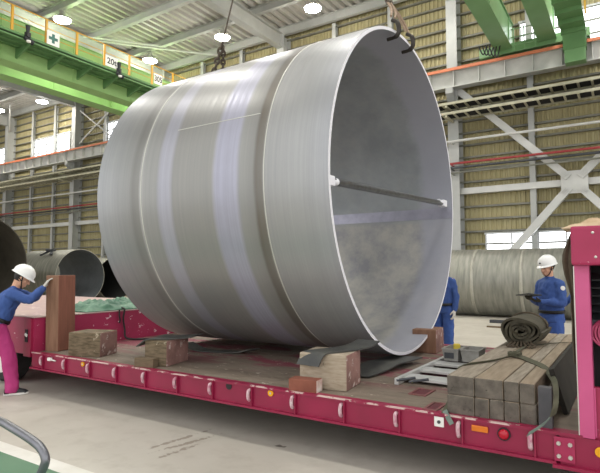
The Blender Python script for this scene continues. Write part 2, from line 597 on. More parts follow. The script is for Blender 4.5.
wall = struct(corrugated(-75, 30, .18, .04, lambda x, d: ((x, 21.0+d, 0), (x, 21.0+d, 14))).build('wall_back', 'cladding'))
struct(MB().bx(-75, 30, 21.08, 21.3, 0, 14).build('wall_outer', 'cladding'))
struct(corrugated(-60, 9, .42, -.13, lambda x, d: ((x, -4, 13.62-d), (x, 21.2, 13.62-d))).build('ceiling', 'roof'))
struct(MB().bx(-60, 9.1, -4, 21.2, 13.8, 13.9).build('ceiling_slab', 'roof'))

struct(MB().bx(-60.3, -60, -4, 21.2, 0, 13.9).build('wall_left', 'cladding'))
# girts along the wall
for z in [2.08 + .5*i for i in range(23)]:
    if abs(z - 4.6) < .2:
        continue
    struct(MB().bx(-75, 30, 20.86, 21.0, z-.035, z+.035).build('girt_beam', 'girt'))
struct(MB().bx(-75, 30, 20.6, 20.85, 4.57, 4.81).build('tie_beam', 'brace'))

# main columns (H section) with rafters, intermediate posts
cols = [-5.78 - 8.42*i for i in range(-1, 7)]
for cx in cols:
    b = MB().ibeam((cx, 20.62, 0), (cx, 20.62, 13.2), .42, .62, .03, .03, up=(0, 1, 0))
    struct(b.build('steel_column', 'column'))
    b = MB().ibeam((cx, -4, 12.86), (cx, 20.3, 12.86), .34, .72, .03, .03)
    struct(b.build('rafter_beam', 'roof_steel'))
    b = MB().loft([[V((cx+s, y, z)) for y, z in ((20.32, 8.72), (19.85, 8.72), (19.85, 8.5), (20.32, 8.1))] for s in (-.14, .14)])
    struct(b.build('bracket_beam', 'column'))
    for q in (1, 2):
        px = cx + 8.42*q/3
        struct(MB().ibeam((px, 20.8, 0), (px, 20.8, 13.2), .2, .2, .02, .02, up=(0, 1, 0)).build('post_column', 'column'))
for y, h in ((20.55, .42), (18.2, .36), (15.7, .36), (13.1, .36), (10.4, .36), (7.7, .36), (5.0, .36), (2.3, .36)):
    struct(MB().ibeam((-60, y, 13.42), (9, y, 13.42), .2, h, .025, .025).build('purlin_beam', 'roof_steel'))
for p0, p1 in (((-24.4, 13.15, 13.2), (-20.2, 18.0, 13.2)), ((-14.2, 15.6, 13.25), (-11.6, 18.2, 13.25)), ((-22.6, 15.7, 13.2), (-18.5, 20.5, 13.2)),
               ((-30.6, 20.5, 12.2), (-27.3, 20.7, 9.9)), ((-30.6, 20.5, 10.0), (-27.6, 20.7, 11.9)), ((-39.4, 20.5, 12.1), (-36.6, 19.0, 13.3))):
    struct(MB().cyl(p0, p1, .05).build('brace_beam', 'brace'))

# windows: daylight behind a mullioned strip in every bay, upper and lower rows
wn = 0
for ci, cx in enumerate(cols):
    for (x0, x1, z0, z1, step) in ((cx + 2.5, cx + 7.25, 9.82, 11.08, .95), (cx + 1.05, cx + 7.6, 1.9, 2.95, 1.0)):
        if (z0 < 5 and not (-15 < cx < 0)) or (z0 > 5 and -15 < cx < -14):
            continue
        wn += 1
        fr = MB()
        fr.bx(x0-.06, x1+.06, 20.83, 21.02, z1, z1+.07).bx(x0-.06, x1+.06, 20.83, 21.02, z0-.07, z0)
        n = round((x1-x0)/step)
        for k in range(n+1):
            x = x0 + (x1-x0)*k/n
            fr.bx(x-.03, x+.03, 20.83, 21.02, z0, z1)
        w = struct(fr.build(f'window_{wn}', 'mullion'))
        pn = MB().bx(x0, x1, 20.9, 20.95, z0, z1).build('pane', 'pane')
        pn.parent = w

# X bracing in the bay behind the right side
bc = V((-1.58, 20.45, 4.67))
for p in ((-5.75, 20.45, 8.9), (2.6, 20.45, 8.9), (-5.6, 20.45, .1), (2.5, 20.45, .1)):
    d = (V(p) - bc).normalized()
    struct(MB().bar(bc + d*.25, p, .26, .2, up=(0, 1, 0)).build('brace_beam', 'brace'))
gp = MB().box(bc, (.86, .06, .82), None, .01)
for sx in (-1, 1):
    for sz in (-1, 1):
        d = V((sx*.72, 0, sz*.75)).normalized()
        for k in (-1, 0, 1):
            gp.bar(bc + d*.32 + V((-d.z, 0, d.x))*.06*k + V((0, -.13, 0)), bc + d*.56 + V((-d.z, 0, d.x))*.06*k + V((0, -.13, 0)), .03, .03, up=(0, 1, 0))
struct(gp.build('gusset_beam', 'brace'))

# crane runway girder with conductor rail and stiffeners
rw = MB().ibeam((-75, 20.05, 9.08), (30, 20.05, 9.08), .4, .72, .035, .03)
x = -74.0
while x < 29:
    rw.bx(x-.015, x+.015, 19.86, 20.04, 8.76, 9.4)
    x += .95
struct(rw.build('runway_beam', 'runway'))
rr = MB().bx(-75, 30, 20.0, 20.1, 9.44, 9.56)
struct(rr.build('crane_rail_beam', 'steel_dark'))
struct(MB().bx(-75, 30, 19.78, 19.84, 9.36, 9.47).build('trim_1', 'conductor'))

# ladder cable trays below the runway
def cable_tray(label, z):
    t = thing('cable_tray', label, 'cable tray', (-20, 20, z), group='cable trays along the back wall')
    for y in (19.42, 20.2):
        MB().bx(-75, 30, y-.02, y+.02, z-.04, z+.055).build('side_rail', 'tray', t)
    m = MB()
    x = -74.8
    while x < 8.8:
        m.bx(x-.035, x+.035, 19.44, 20.18, z-.06, z-.01)
        x += .42
    for yy in (19.445, 20.175):
        m.bx(-74.9, 9, yy-.006, yy+.006, z-.035, z-.015)
    m.build('rung_grating', 'tray', t)
    m = MB()
    for k in range(6):
        m.cyl((-75, 19.55 + .11*k, z + .025), (30, 19.55 + .11*k, z + .025), .035, n=6)
    m.build('cables', 'black', t)
    for cx in cols:
        MB().bx(cx-.04, cx+.04, 19.38, 20.31, z-.14, z-.06).build('support_arm', 'tray', t)
    return t
cable_tray('upper of the two cream cable trays running along the olive wall', 7.93)
cable_tray('lower of the two cream cable trays running along the olive wall', 7.55)

def wall_pipe(name, label, z, y, r, m):
    b = MB().cyl((-75, y, z), (30, y, z), r, n=10)
    for cx in cols:
        b.bx(cx-.03, cx+.03, y-.01, 20.35, z-r-.03, z-r)
    o = b.build(name, m)
    return tag(o, label, 'pipe')
wall_pipe('service_pipe', 'pale conduit pipe along the olive wall below the cable trays', 6.62, 20.1, .05, 'brace')
wall_pipe('service_pipe', 'thin red pipe along the olive wall', 5.72, 20.05, .045, 'red_pipe')
wall_pipe('service_pipe', 'dark pipe just under the red pipe on the olive wall', 5.55, 20.05, .05, 'steel_dark')
wall_pipe('service_pipe', 'thin grey-green pipe lowest of the lines on the olive wall', 5.36, 20.1, .035, 'girt')

# ------------------------------------------------------------------ high bay lamps
def make_lamp(label):
    t = thing('high_bay_lamp', label, 'lamp', (0, 0, 0), group='high bay lamps under the roof', world=False)
    MB().ellrings([((0, 0, z), (r, 0, 0), (0, r, 0)) for z, r in ((.02, .38), (.05, .38), (.20, .2), (.30, .12), (.45, .10))]).build('housing', 'lamp_body', t, True)
    MB().ellrings([((0, 0, z), (r, 0, 0), (0, r, 0)) for z, r in ((-.07, .24), (-.02, .34), (.03, .36))]).build('lens', 'lamp_glow', t, True)
    MB().cyl((0, 0, .44), (0, 0, .485), .02, n=8).build('stem', 'lamp_body', t)
    return t
lamps = [(-21.1, 13.1, 12.75, 'roof lamp glowing above the green crane walkway at upper left'),
         (-21.3, 18.3, 12.75, 'roof lamp glowing just above where the steel cylinder meets the crane end'),
         (-16.2, 18.3, 12.75, 'roof lamp glowing behind the lifting chain of the steel cylinder'),
         (-11.1, 18.3, 12.75, 'roof lamp glowing at the top centre above the steel cylinder'),
         (-32.6, 19.0, 12.75, 'roof lamp glowing below the green crane girder, near the wall windows'),
         (-36.9, 18.4, 12.75, 'roof lamp glowing at the left edge of the picture below the crane'),
         ]
L0 = make_lamp(lamps[0][3])
L0.location = lamps[0][:3]
for x, y, z, l in lamps[1:]:
    dup(L0, (x, y, z), l)
def lamp_light(x, y, z, power):
    for kind, e, dz, size in (('SPOT', power, .15, .6), ('POINT', power*.15, .35, .25)):
        li = bpy.data.lights.new('lamp_light', kind)
        li.energy = e
        li.color = (1, .97, .91)
        if kind == 'SPOT':
            li.spot_size = math.radians(150)
            li.spot_blend = 1.0
        li.shadow_soft_size = size
        o = bpy.data.objects.new('lamp_light', li)
        COL.objects.link(o)
        o.location = (x, y, z - dz)
for x, y, z, l in lamps:
    lamp_light(x, y, z, 400)
for x, y in ((-16, 13.1), (-11, 13.1), (-6, 13.1), (-1, 13.1), (-6, 18.3), (-1, 18.3), (-26.4, 13.1), (-16, 7.9), (-11, 7.9), (-6, 7.9), (-1, 7.9), (-11, 2.6), (-5, 2.6), (1, 2.6)):
    lamp_light(x, y, 12.75, 400)

# ------------------------------------------------------------------ text helper
def text_mesh(txt, size, depth, bold=0.0):
    cu = bpy.data.curves.new('txt', 'FONT')
    cu.body = txt
    cu.size = size
    cu.align_x = 'CENTER'
    cu.align_y = 'CENTER'
    cu.extrude = depth
    cu.offset = bold
    o = bpy.data.objects.new('txt', cu)
    COL.objects.link(o)
    dg = bpy.context.evaluated_depsgraph_get()
    me = bpy.data.meshes.new_from_object(o.evaluated_get(dg))
    bpy.data.objects.remove(o)
    return me

# ------------------------------------------------------------------ the big green crane at upper left
XN, XF = -20.3, -21.75          # near and far girder, +X faces
ZB = 9.78
cr = thing('overhead_crane', 'large light green overhead travelling crane at upper left with yellow handrail walkway', 'crane', (-21, 14, ZB))
def girder(name, x1, w, z0, z1, y0, y1, m, parent):
    b = MB().bx(x1 - w, x1, y0, y1, z0, z1)
    b.bx(x1 - w - .05, x1 + .05, y0, y1, z0 - .03, z0)
    b.bx(x1 - w - .05, x1 + .05, y0, y1, z1, z1 + .03)
    y = y0 + .6
    while y < y1:
        b.bx(x1, x1 + .03, y - .015, y + .015, z0 + .02, z1 - .02)
        y += 3.1
    return b.build(name, m, parent)
girder('girder', XN, .62, ZB, 11.5, -6, 20.2, 'crane', cr)
girder('girder', XF, .62, ZB - .05, 11.2, -6, 20.2, 'crane', cr)
# walkway on the near girder's outer side
XW = XN + 1.15
wk = MB().bx(XN + .02, XW, -6, 19.6, 10.36, 10.42)
wk.bx(XW - .05, XW, -6, 19.6, 10.3, 10.52)
y = -5.5
while y < 19.5:
    wk.loft([[V((x, y + d, z)) for x, z in ((XN, 9.95), (XN, 10.36), (XW - .05, 10.36), (XW - .05, 10.28))] for d in (-.04, .04)])
    y += 1.35
wk.bx(XN + .35, XN + .41, -6, 19.6, 10.28, 10.36).bx(XN + .75, XN + .81, -6, 19.6, 10.28, 10.36)
wk.build('walkway', 'crane_shaded', cr)
hr = MB()
for z in (11.5, 11.15, 10.8):
    hr.cyl((XW - .03, -6, z), (XW - .03, 19.6, z), .022 if z > 11.4 else .014, n=6)
hr.build('top_rail', 'handrail', cr)
for k in range(19):
    yy = 19.3 - 1.34*k
    MB().bx(XW - .065, XW - .005, yy - .045, yy + .045, 10.42, 11.5).build('handrail_post', 'handrail', cr)
# end carriages and wheels on the runway
for yy in (20.05,):
    e = MB().bx(XF - 1.6, XN + 1.3, yy - .25, yy + .2, 9.66, 10.25, .02)
    eo = e.build('end_carriage', 'crane', cr)
    for xx in (XF - 1.2, XN + .9):
        MB().cyl((xx, yy - .08, 9.66), (xx, yy + .08, 9.66), .12, n=20).build('track_wheel', 'steel_dark', eo).location = (0, 0, 0)
# horn / flood lights hanging from the walkway edge
for yy in (10.45, 14.62):
    h = MB().box((XW + .1, yy, 10.5), (.16, .18, .2), RZ(20), .02).cyl((XW + .1, yy, 10.6), (XW + .1, yy, 10.86), .06, .09, 12)
    h.cyl((XW + .1, yy - .12, 10.36), (XW + .1, yy + .22, 10.26), .07, .10, 12)
    ho = h.build('warning_horn', 'sign_black', cr)
    MB().cyl((XW + .18, yy, 10.2), (XW + .18, yy, 10.26), .08, n=12).build('beacon', 'sign', ho).location = (0, 0, 0)

def sign(label, y0, y1, z0, z1, kind):
    t = thing('crane_sign', label, 'sign', (XW + .03, (y0+y1)/2, (z0+z1)/2))
    x = XW + .03
    MB().bx(x - .012, x + .012, y0, y1, z0, z1).build('board', 'sign', t)
    cy, cz = (y0+y1)/2, (z0+z1)/2
    if kind == 'cross':
        a = (z1-z0)*.34
        w = a*.32
        m = MB().bx(x+.012, x+.018, cy-w, cy+w, cz-a, cz+a).bx(x+.012, x+.018, cy-a, cy-w, cz-w, cz+w).bx(x+.012, x+.018, cy+w, cy+a, cz-w, cz+w)
        m.build('cross', 'sign_green', t)
    else:
        me = text_mesh(kind, (z1-z0)*(.78 if len(kind) > 2 else .8), .003, .006)
        me.transform(Matrix.Rotation(PI/2, 4, 'Z') @ Matrix.Rotation(PI/2, 4, 'X'))
        ext = [v.co.y for v in me.vertices]
        k = min(1.0, (y1-y0)*.92/(max(ext)-min(ext)))
        me.transform(Matrix.Diagonal((1, k, 1, 1)))
        me.transform(Matrix.Translation((x + .015, cy, cz)))
        link_mesh('lettering', me, 'sign_black', t)
sign('white sign with a green cross on the crane handrail', 11.25, 11.78, 10.5, 11.05, 'cross')
sign('white sign lettered 20t on the crane handrail', 13.95, 14.6, 10.55, 11.03, '20t')
sign('white sign lettered 305 at the far end of the crane handrail', 16.7, 17.2, 10.6, 11.1, '305')

# ------------------------------------------------------------------ second crane at upper right
c2 = thing('overhead_crane', 'green overhead crane at upper right with two girders and a service platform', 'crane', (-2.5, 18, ZB))
girder('girder', -3.45, .5, ZB, 10.75, -6, 20.2, 'crane2', c2)
girder('girder', -1.98, .5, ZB, 10.75, -6, 20.2, 'crane2', c2)
pl = MB().bx(-1.75, -1.0, 12, 19.72, 9.75, 9.82)
y = 12.1
while y < 19.5:
    pl.bx(-1.75, -1.0, y - .06, y + .06, 9.6, 9.75)
    y += .8
pl.build('service_platform', 'crane_shaded', c2)
MB().bx(-1.66, -1.02, 19.3, 19.72, 8.6, 9.05, .03).build('drive_box', 'crane2', c2)
MB().bx(-1.70, -1.0, 19.3, 19.72, 9.05, 9.76).build('drive_hanger', 'crane_shaded', c2)
MB().bx(-4.6, -.9, 19.85, 20.25, 9.6, 9.95, .02).build('end_carriage', 'crane2', c2)
for xx in (-3.3, -2.95, -2.6):
    MB().bx(xx - .02, xx + .02, 19.5, 19.54, 9.5, 10.35).build('handrail_post', 'crane2', c2)
hm = MB()
for z in (9.7, 10.0, 10.3):
    hm.cyl((-3.4, 19.52, z), (-2.45, 19.52, z), .018, n=6)
hm.build('handrail', 'crane2', c2)
for yy in (13.5, 16.0, 18.5):
    MB().bx(-.98, -.92, yy - .03, yy + .03, 9.8, 10.9).build('handrail_post', 'handrail', c2)
MB().cyl((-.95, 12, 10.9), (-.95, 19.4, 10.9), .025, n=6).build('top_rail', 'handrail', c2)
wb = MB()
for k in range(5):
    wb.tube(catmull([(-4.5 + .12*k, 19.4, 9.9), (-4.35 + .12*k, 19.4, 9.55 - .05*k), (-4.2 + .12*k, 19.4, 9.9)]), .025, 6)
wb.build('festoon_cable', 'black', c2)

# ------------------------------------------------------------------ the big steel cylinder
PY, PZ, PR, X0, X1 = 5.674, 2.43, 1.85, -5.327, -2.166
TH = .034
pp = thing('steel_cylinder', 'huge brushed steel cylinder hanging just above the trailer deck', 'steel cylinder', (-3.75, PY, .58))
def ringpts(x, r, n=160, y=PY, z=PZ):
    return [V((x, y + r*math.cos(2*PI*k/n), z + r*math.sin(2*PI*k/n))) for k in range(n)]
def shell_mesh(x0, x1, r, th, y, z, n=160, mats=('pipe_out', 'pipe_in', 'pipe_rim')):
    b = MB()
    xs = [x0 + (x1-x0)*k/6 for k in range(7)]
    rings = [ringpts(x, r, n, y, z) for x in xs] + [ringpts(x, r - th, n, y, z) for x in xs[::-1]]
    b.loft(rings, closed=True)
    me = b.mesh('shell')
    for m in mats:
        me.materials.append(M[m])
    for p in me.polygons:
        c = p.center
        rad = V((0, c.y - y, c.z - z))
        if abs(p.normal.x) > .7:
            p.material_index = 2
        elif p.normal.dot(rad) > 0:
            p.material_index = 0
        else:
            p.material_index = 1
        p.use_smooth = abs(p.normal.x) < .7
    try:
        me.set_sharp_from_angle(angle=math.radians(40))
    except Exception:
        pass
    return me
sh_me = shell_mesh(X0, X1, PR, TH, PY, PZ)
sh = bpy.data.objects.new('shell', sh_me)
COL.objects.link(sh)
put(sh, pp)
# bevelled bright lip on both ends
def band(x0, x1, r0, r1, y=PY, z=PZ, a0=0, a1=2*PI, n=120):
    b = MB()
    sec = [[V((x, y + r*math.cos(a), z + r*math.sin(a))) for x, r in ((x0, r0), (x1, r0), (x1, r1), (x0, r1))] for a in (a0 + (a1-a0)*k/n for k in range(n+1))]
    return b.loft(sec)
ri = PR - TH
# inner weld seam along the far side and circumferential seam
band(X0 + .02, X1 - .015, ri - .004, ri + .002, a0=math.radians(-4.5), a1=math.radians(.5), n=6).build('inner_weld_seam', 'weld', pp, True)
band(-4.1, -2.98, PR - .002, PR + .002, a0=math.radians(160.3), a1=math.radians(160.55), n=2).build('outer_weld_seam', 'seam', pp, True)
for xb in (-4.56, -2.86):
    band(xb - .006, xb + .006, PR - .002, PR + .003, n=160).build('girth_weld', 'seam', pp, 'all')
# spreader bar near the open end
bo = MB().cyl((-2.24, 4.0, 2.325), (-2.24, 7.2, 2.48), .035, n=16).build('spreader_bar', 'bar', pp, True)
for (yy, zz, s) in ((3.9, 2.32, 1), (7.29, 2.485, -1)):
    b = MB().bx(-2.285, -2.195, min(yy - .05*s, yy + .1*s), max(yy - .05*s, yy + .1*s), zz - .045, zz + .045, .006)
    b.cyl((-2.24, yy + .1*s, zz), (-2.24, yy + .2*s, zz + .01), .036, n=16)
    o = b.build('end_lug', 'pipe_rim', bo)
    o.location = (0, 0, 0)

# lifting gear: hooks over the rim, chain and slings upward
def chain_links(mb, p0, p1, r=.013, L=.075):
    p0, p1 = V(p0), V(p1)
    d = (p1 - p0).normalized()
    n = max(2, int((p1-p0).length / (L*.72)))
    s = d.orthogonal().normalized()
    u = d.cross(s)
    for k in range(n):
        c = p0 + (p1-p0)*((k+.5)/n)
        w = s if k % 2 else u
        pts = [c + d*(L*.5*math.cos(a)) + w*(L*.32*math.sin(a)) for a in (2*PI*j/10 for j in range(10))]
        mb.tube(pts, r, 6, closed=True)
APEX = V((-3.75, PY, 8.9))
lg = thing('lifting_gear', 'dark lifting hooks with tan slings gripping the near rim of the steel cylinder', 'lifting gear', (-2.2, PY, 4.3))
for (yy, zz) in ((5.35, 4.24), (5.80, 4.255)):
    # C-shaped plate hook: down the outside end, tongue under the plate inside
    pts = catmull([(-2.19, yy, zz + .13), (-2.125, yy, zz + .08), (-2.11, yy, zz - .02), (-2.15, yy, zz - .075), (-2.25, yy, zz - .085)], 6)
    MB().tube(pts, [.022]*6 + [.027]*(len(pts)-12) + [.021]*6, 10).build('rim_hook', 'hook_steel', lg, True)
gather = V((-2.33, 5.57, 4.72))
s_ = MB()
for yy in (5.35, 5.80):
    s_.tube(catmull([(-2.20, yy, 4.42), (-2.25, (yy+5.57)/2 + .02, 4.57), gather]), .015, 8)
    s_.tube(catmull([(-2.17, yy + .03, 4.40), (-2.22, (yy+5.57)/2 + .07, 4.55), gather + V((.02, .04, 0))]), .013, 8)
s_.build('sling', 'sling', lg, True)
ch = MB()
chain_links(ch, gather, gather + (APEX - gather)*.32, .016, .09)
chain_links(ch, gather + V((.02, .08, -.02)), gather + (APEX - gather)*.15 + V((0, .05, 0)), .014, .08)
ch.cyl(gather + (APEX - gather)*.3, APEX, .014, n=6)
ch.build('chain', 'chain', lg)
lg2 = thing('lifting_chain', 'dark chain and wire rising from the far top edge of the steel cylinder', 'lifting gear', (X0, PY, 4.3))
ch = MB()
a = V((X0 - .04, PY + .1, 4.32))
d = (APEX - a)
b_ = V((-5.02, PY, 4.92))
chain_links(ch, a, b_, .018, .1)
chain_links(ch, a + V((.02, .28, .0)), b_ + V((0, .02, -.05)), .016, .09)
ch.cyl(b_, APEX, .012, n=6)
ch.build('chain', 'chain', lg2)
MB().tube(catmull([(X0 + .12, PY + .1, PZ + ri - .01 - .05), (X0 - .06, PY + .1, PZ + ri - .05), (X0 - .09, PY + .1, 4.3), (X0 - .03, PY + .1, 4.38)]), .03, 8).build('rim_hook', 'chain', lg2, True)

# ------------------------------------------------------------------ the trailer
YF, YB, ZD, ZU = 3.7, 7.2, .5, .31
tr = thing('flatbed_trailer', 'long crimson low-bed trailer with worn deck carrying the steel cylinder', 'trailer', (-3.3, 5.45, 0))
MB().bx(-6.38, 1.6, YF + .03, YB - .03, ZD - .07, ZD).build('deck', 'deck', tr)
def side_rail(y, s):
    b = MB()
    b.bx(-6.38, -.44, y, y + .03*s, ZU + .012, ZD - .012)
    b.bx(-6.38, -.44, y - .03*s, y + .08*s, ZU - .004, ZU + .014)
    b.bx(-6.38, -.29, y - .012*s, y + .08*s, ZD - .016, ZD + .004)
    for k in range(13):
        b.bx(-6.118 + .4625*k, -6.108 + .4625*k, y - .024*s, y + .01*s, ZU + .006, ZD - .008)
    return b
side_rail(YF, 1).build('side_rail', 'crimson', tr)
side_rail(YB, -1).build('side_rail', 'crimson', tr)
MB().bx(-6.37, -.5, YF - .0135, YF + .012, ZD - .004, ZD + .0055).build('scraped_lip', 'lip', tr)
hooks_x = [-6.14 + .4625*k for k in range(13)]
for x in hooks_x:
    b = MB().tube(catmull([(x, YF - .002, .462), (x, YF - .028, .458), (x, YF - .036, .43), (x, YF - .03, .39), (x, YF - .012, .372)], 5), .0145, 8)
    b.build('tie_hook', 'hook_paint', tr)
for x, z in ((-5.33, .455), (-2.675, .462)):
    b = MB().cyl((x, YF - .012, z), (x, YF, z), .027, n=20)
    r = b.build('reflector', 'amber', tr)
    MB().cyl((x, YF - .014, z), (x, YF - .011, z), .009, n=12).build('reflector_centre', 'bolt', r).location = (0, 0, 0)
MB().cyl((-3.15, YF - .006, .466), (-3.15, YF, .466), .033, n=18).build('rail_plug', 'dark', tr)
b = MB().bx(-5.99, -5.93, YF - .04, YF, .435, .475, .01).cyl((-5.93, YF - .02, .45), (-5.84, YF - .02, .445), .008, n=8)
b.build('white_latch', 'white', tr)
wp = MB().bx(-1.228, -1.158, YF - .01, YF, .412, .482, .004).build('marker_plate', 'white', tr)
MB().cyl((-1.193, YF - .016, .447), (-1.193, YF - .009, .447), .012, n=12).build('marker_stud', 'steel_dark', wp).location = (0, 0, 0)
MB().bx(-.965, -.855, YF - .018, YF, .424, .464, .006).build('side_reflector', 'orange', tr)
b = MB().cyl((-.755, YF - .012, .434), (-.755, YF, .434), .042, n=24).build('side_lamp_base', 'dark', tr)
MB().ball((-.755, YF - .012, .434), (.034, .026, .034)).build('side_lamp_lens', 'red_lens', b, True).location = (0, 0, 0)
# lashing pockets let into the deck
for (px, py, w) in ((-1.52, 4.27, .15), (-1.28, 3.87, .11)):
    fr = MB()
    fr.bx(px - w/2, px + w/2, py - .13, py - .10, ZD, ZD + .008).bx(px - w/2, px + w/2, py + .10, py + .13, ZD, ZD + .008)
    fr.bx(px - w/2, px - w/2 + .02, py - .1, py + .1, ZD, ZD + .008).bx(px + w/2 - .02, px + w/2, py - .1, py + .1, ZD, ZD + .008)
    f = fr.build('lashing_pocket', 'pocket_red', tr)
    MB().bx(px - w/2 + .02, px + w/2 - .02, py - .1, py + .1, ZD, ZD + .003).build('pocket_floor', 'pocket_deep', f).location = (0, 0, 0)
# cross members and centre beams under the deck
cm = MB()
for k in range(12):
    x = -6.0 + .55*k
    cm.bx(x - .04, x + .04, YF + .1, YB - .1, .33, .43)
cm.bx(-6.3, 1.4, 4.7, 4.85, .3, .43).bx(-6.3, 1.4, 6.05, 6.2, .3, .43)
cm.build('under_frame', 'dark', tr)
# raised rear bed over the wheels
ZR = .94
rb = MB().bx(-12, -6.38, YF + .02, YB, .46, ZR - .012)
rb.build('raised_bed', 'crimson_worn', tr)
MB().bx(-12, -6.36, YF, YB, ZR - .012, ZR).build('raised_bed_top', 'bed_top', tr)
sp = MB().bx(-6.56, -6.40, YF - .012, YF + .02, .44, ZR - .02)
spo = sp.build('corner_plate', 'crimson', tr)
MB().bx(-6.52, -6.46, YF - .018, YF - .01, .62, .78, .01).build('latch_slot', 'dark', spo).location = (0, 0, 0)
MB().box((-6.49, YF - .02, .71), (.05, .02, .03), Matrix.Rotation(.5, 3, 'Y'), .004).build('latch_bolt', 'white', spo).location = (0, 0, 0)
for wx in (-7.35, -8.3, -9.25):
    for wy in (3.95, 6.9):
        b = MB().ellrings([((wx, wy + dy, .37), (r, 0, 0), (0, 0, r)) for dy, r in ((-.13, .27), (-.13, .33), (-.09, .365), (.09, .365), (.13, .33), (.13, .27))], 40)
        w = b.build('wheel', 'black', tr, True)
        c = MB().ellrings([((wx, wy + dy, .37), (r, 0, 0), (0, 0, r)) for dy, r in ((-.136, .24), (-.14, .22), (-.10, .19), (-.09, .1), (-.13, .08), (-.13, .03))], 32)
        c.build('wheel_rim', 'white', w, True).location = (0, 0, 0)
# front frame (gooseneck) at right
MB().bx(-.42, 1.6, YF - .006, YF + .1, ZU - .004, ZD - .012).build('front_chassis_rail', 'crimson', tr)
fl = MB().bx(-.46, 1.6, YF - .05, YF + .1, ZU - .02, ZU).build('front_chassis_flange', 'crimson', tr)
jp = MB().bx(-.452, -.335, YF - .02, YF - .004, .325, .475, .003).build('joint_plate', 'crimson_worn', tr)
for (x, z) in ((-.425, .36), (-.425, .438), (-.36, .36), (-.36, .438)):
    b = MB().cyl((x, YF - .034, z), (x, YF - .018, z), .0135, n=6).cyl((x, YF - .04, z), (x, YF - .03, z), .007, n=8)
    b.build('joint_bolt', 'bolt', jp).location = (0, 0, 0)
MB().cyl((-.197, YF - .02, .42), (-.197, YF - .004, .42), .03, n=20).build('reflector', 'amber', tr)
po = MB().bx(-.308, -.222, YF - .01, YF + .09, ZD - .01, 1.56, .006).build('front_post', 'crimson_lit', tr)
MB().bx(-.311, -.305, YF - .012, YF - .006, ZD, 1.55).build('post_edge', 'bolt', po).location = (0, 0, 0)
MB().bx(1.45, 1.55, YF - .01, YF + .09, ZD - .01, 1.56, .006).build('front_post', 'crimson_lit', tr)
hd = MB().bx(-.315, 1.6, YF - .08, YF + .5, 1.555, 1.80, .018).build('header_box', 'crimson_worn', tr)
for k in range(10):
    for z in (1.605, 1.755):
        x = -.18 + .2*k
        MB().ball((x - (.012 if z > 1.7 else 0), YF - .08, z), (.009, .006, .009), seg=10).build('header_bolt', 'bolt', hd).location = (0, 0, 0)
MB().bx(-.225, 1.5, YF + .02, YF + .06, ZD - .02, .80, .004).build('lower_panel', 'crimson_worn', tr)
MB().cyl((-.22, YF + .01, .5), (-.22, YF + .01, .80), .008, n=8).build('panel_weld', 'crimson_lit', tr)
MB().bx(-.26, -.235, YF + .09, YF + .46, .5, 1.56).build('side_panel', 'dark', tr)
MB().bx(-.24, 1.5, YF + .44, YF + .48, .5, 1.56).build('engine_bay_back', 'dark', tr)
for (z0, z1) in ((1.2, 1.5),):
    lv = MB()
    z = 1.22
    while z < 1.52:
        lv.box((.6, YF + .3, z), (1.66, .09, .012), Matrix.Rotation(.5, 3, 'X'))
        z += .052
    lv.build('louvre', 'steel_dark', tr)
MB().bx(-.24, 1.5, YF + .2, YF + .42, 1.17, 1.2).build('louvre_shelf', 'steel_dark', tr)
hc = MB()
for k in range(5):
    r = .11 + .012*k
    hc.tube([V((-.12 + .03*k - .0*k, YF + .16 + .012*k, 1.12)) + V((r*math.cos(a), .02*math.sin(3*a), r*math.sin(a)*.85)) for a in (2*PI*j/28 for j in range(28))], .008, 6, closed=True)
tag(hc.build('hose_coil', 'pink_hose', None, True), 'coil of thin pink hose hanging in the dark bay of the trailer front', 'hose')

# ------------------------------------------------------------------ timber blocks on the deck
def block_obj(name, C, a, b, rot, h, side, end, label, cat='timber block', bev=.012, z=ZD, group=None, lean=0):
    """C: near right corner on the deck; a to the left along the front, b to the back"""
    u, v = RZ(rot) @ V((1, 0, 0)), RZ(rot) @ V((0, 1, 0))
    c = V((*C, z)) - u*a/2 + v*b/2
    t = MB().box((0, 0, h/2), (a, b, h), None, bev)
    me = t.mesh(name)
    me.materials.append(M[side])
    me.materials.append(M[end])
    for p in me.polygons:
        if p.normal.x > .9:
            p.material_index = 1
    o = bpy.data.objects.new(name, me)
    COL.objects.link(o)
    o.location = c
    o.rotation_euler = (0, lean, math.radians(rot))
    return tag(o, label, cat, group)
block_obj('timber_block', (-5.32, 3.91), .43, .36, 20, .285, 'block', 'block_end', 'square mossy timber block beside the upright beam', group=None)
block_obj('timber_block', (-4.19, 3.90), .27, .46, 15, .275, 'block', 'block_end', 'timber block with red-stained end and a rubber sheet on top')
block_obj('timber_block', (-2.06, 3.94), .44, .38, 8, .305, 'block_pale', 'block_end', 'pale timber block under the near rim of the cylinder, rubber sheet on top')
block_obj('timber_slab', (-4.255, 3.775), .24, .095, 12, .10, 'slab_wood', 'slab_wood', 'low brown wooden offcut in front of the second block', 'wooden offcut', .006)
block_obj('timber_brick', (-2.24, 3.745), .26, .13, 8, .105, 'brick', 'brick_end', 'small red-brown block with white stained end in front of the pale block', 'timber block', .006)
block_obj('timber_beam', (-6.13, 3.89), .2, .3, 15, .965, 'beam_brown', 'beam_red', 'tall upright reddish-brown timber beam steadied by the worker', 'timber beam', .01, lean=-.025)
block_obj('timber_block', (-2.06, 6.32), .3, .4, 4, .29, 'beam_brown', 'block_end', 'brown timber block on the far side of the deck behind the cylinder rim')
block_obj('timber_block', (-4.4, 6.5), .3, .36, 0, .28, 'block', 'block_end', 'timber block on the far side of the deck under the middle of the cylinder')

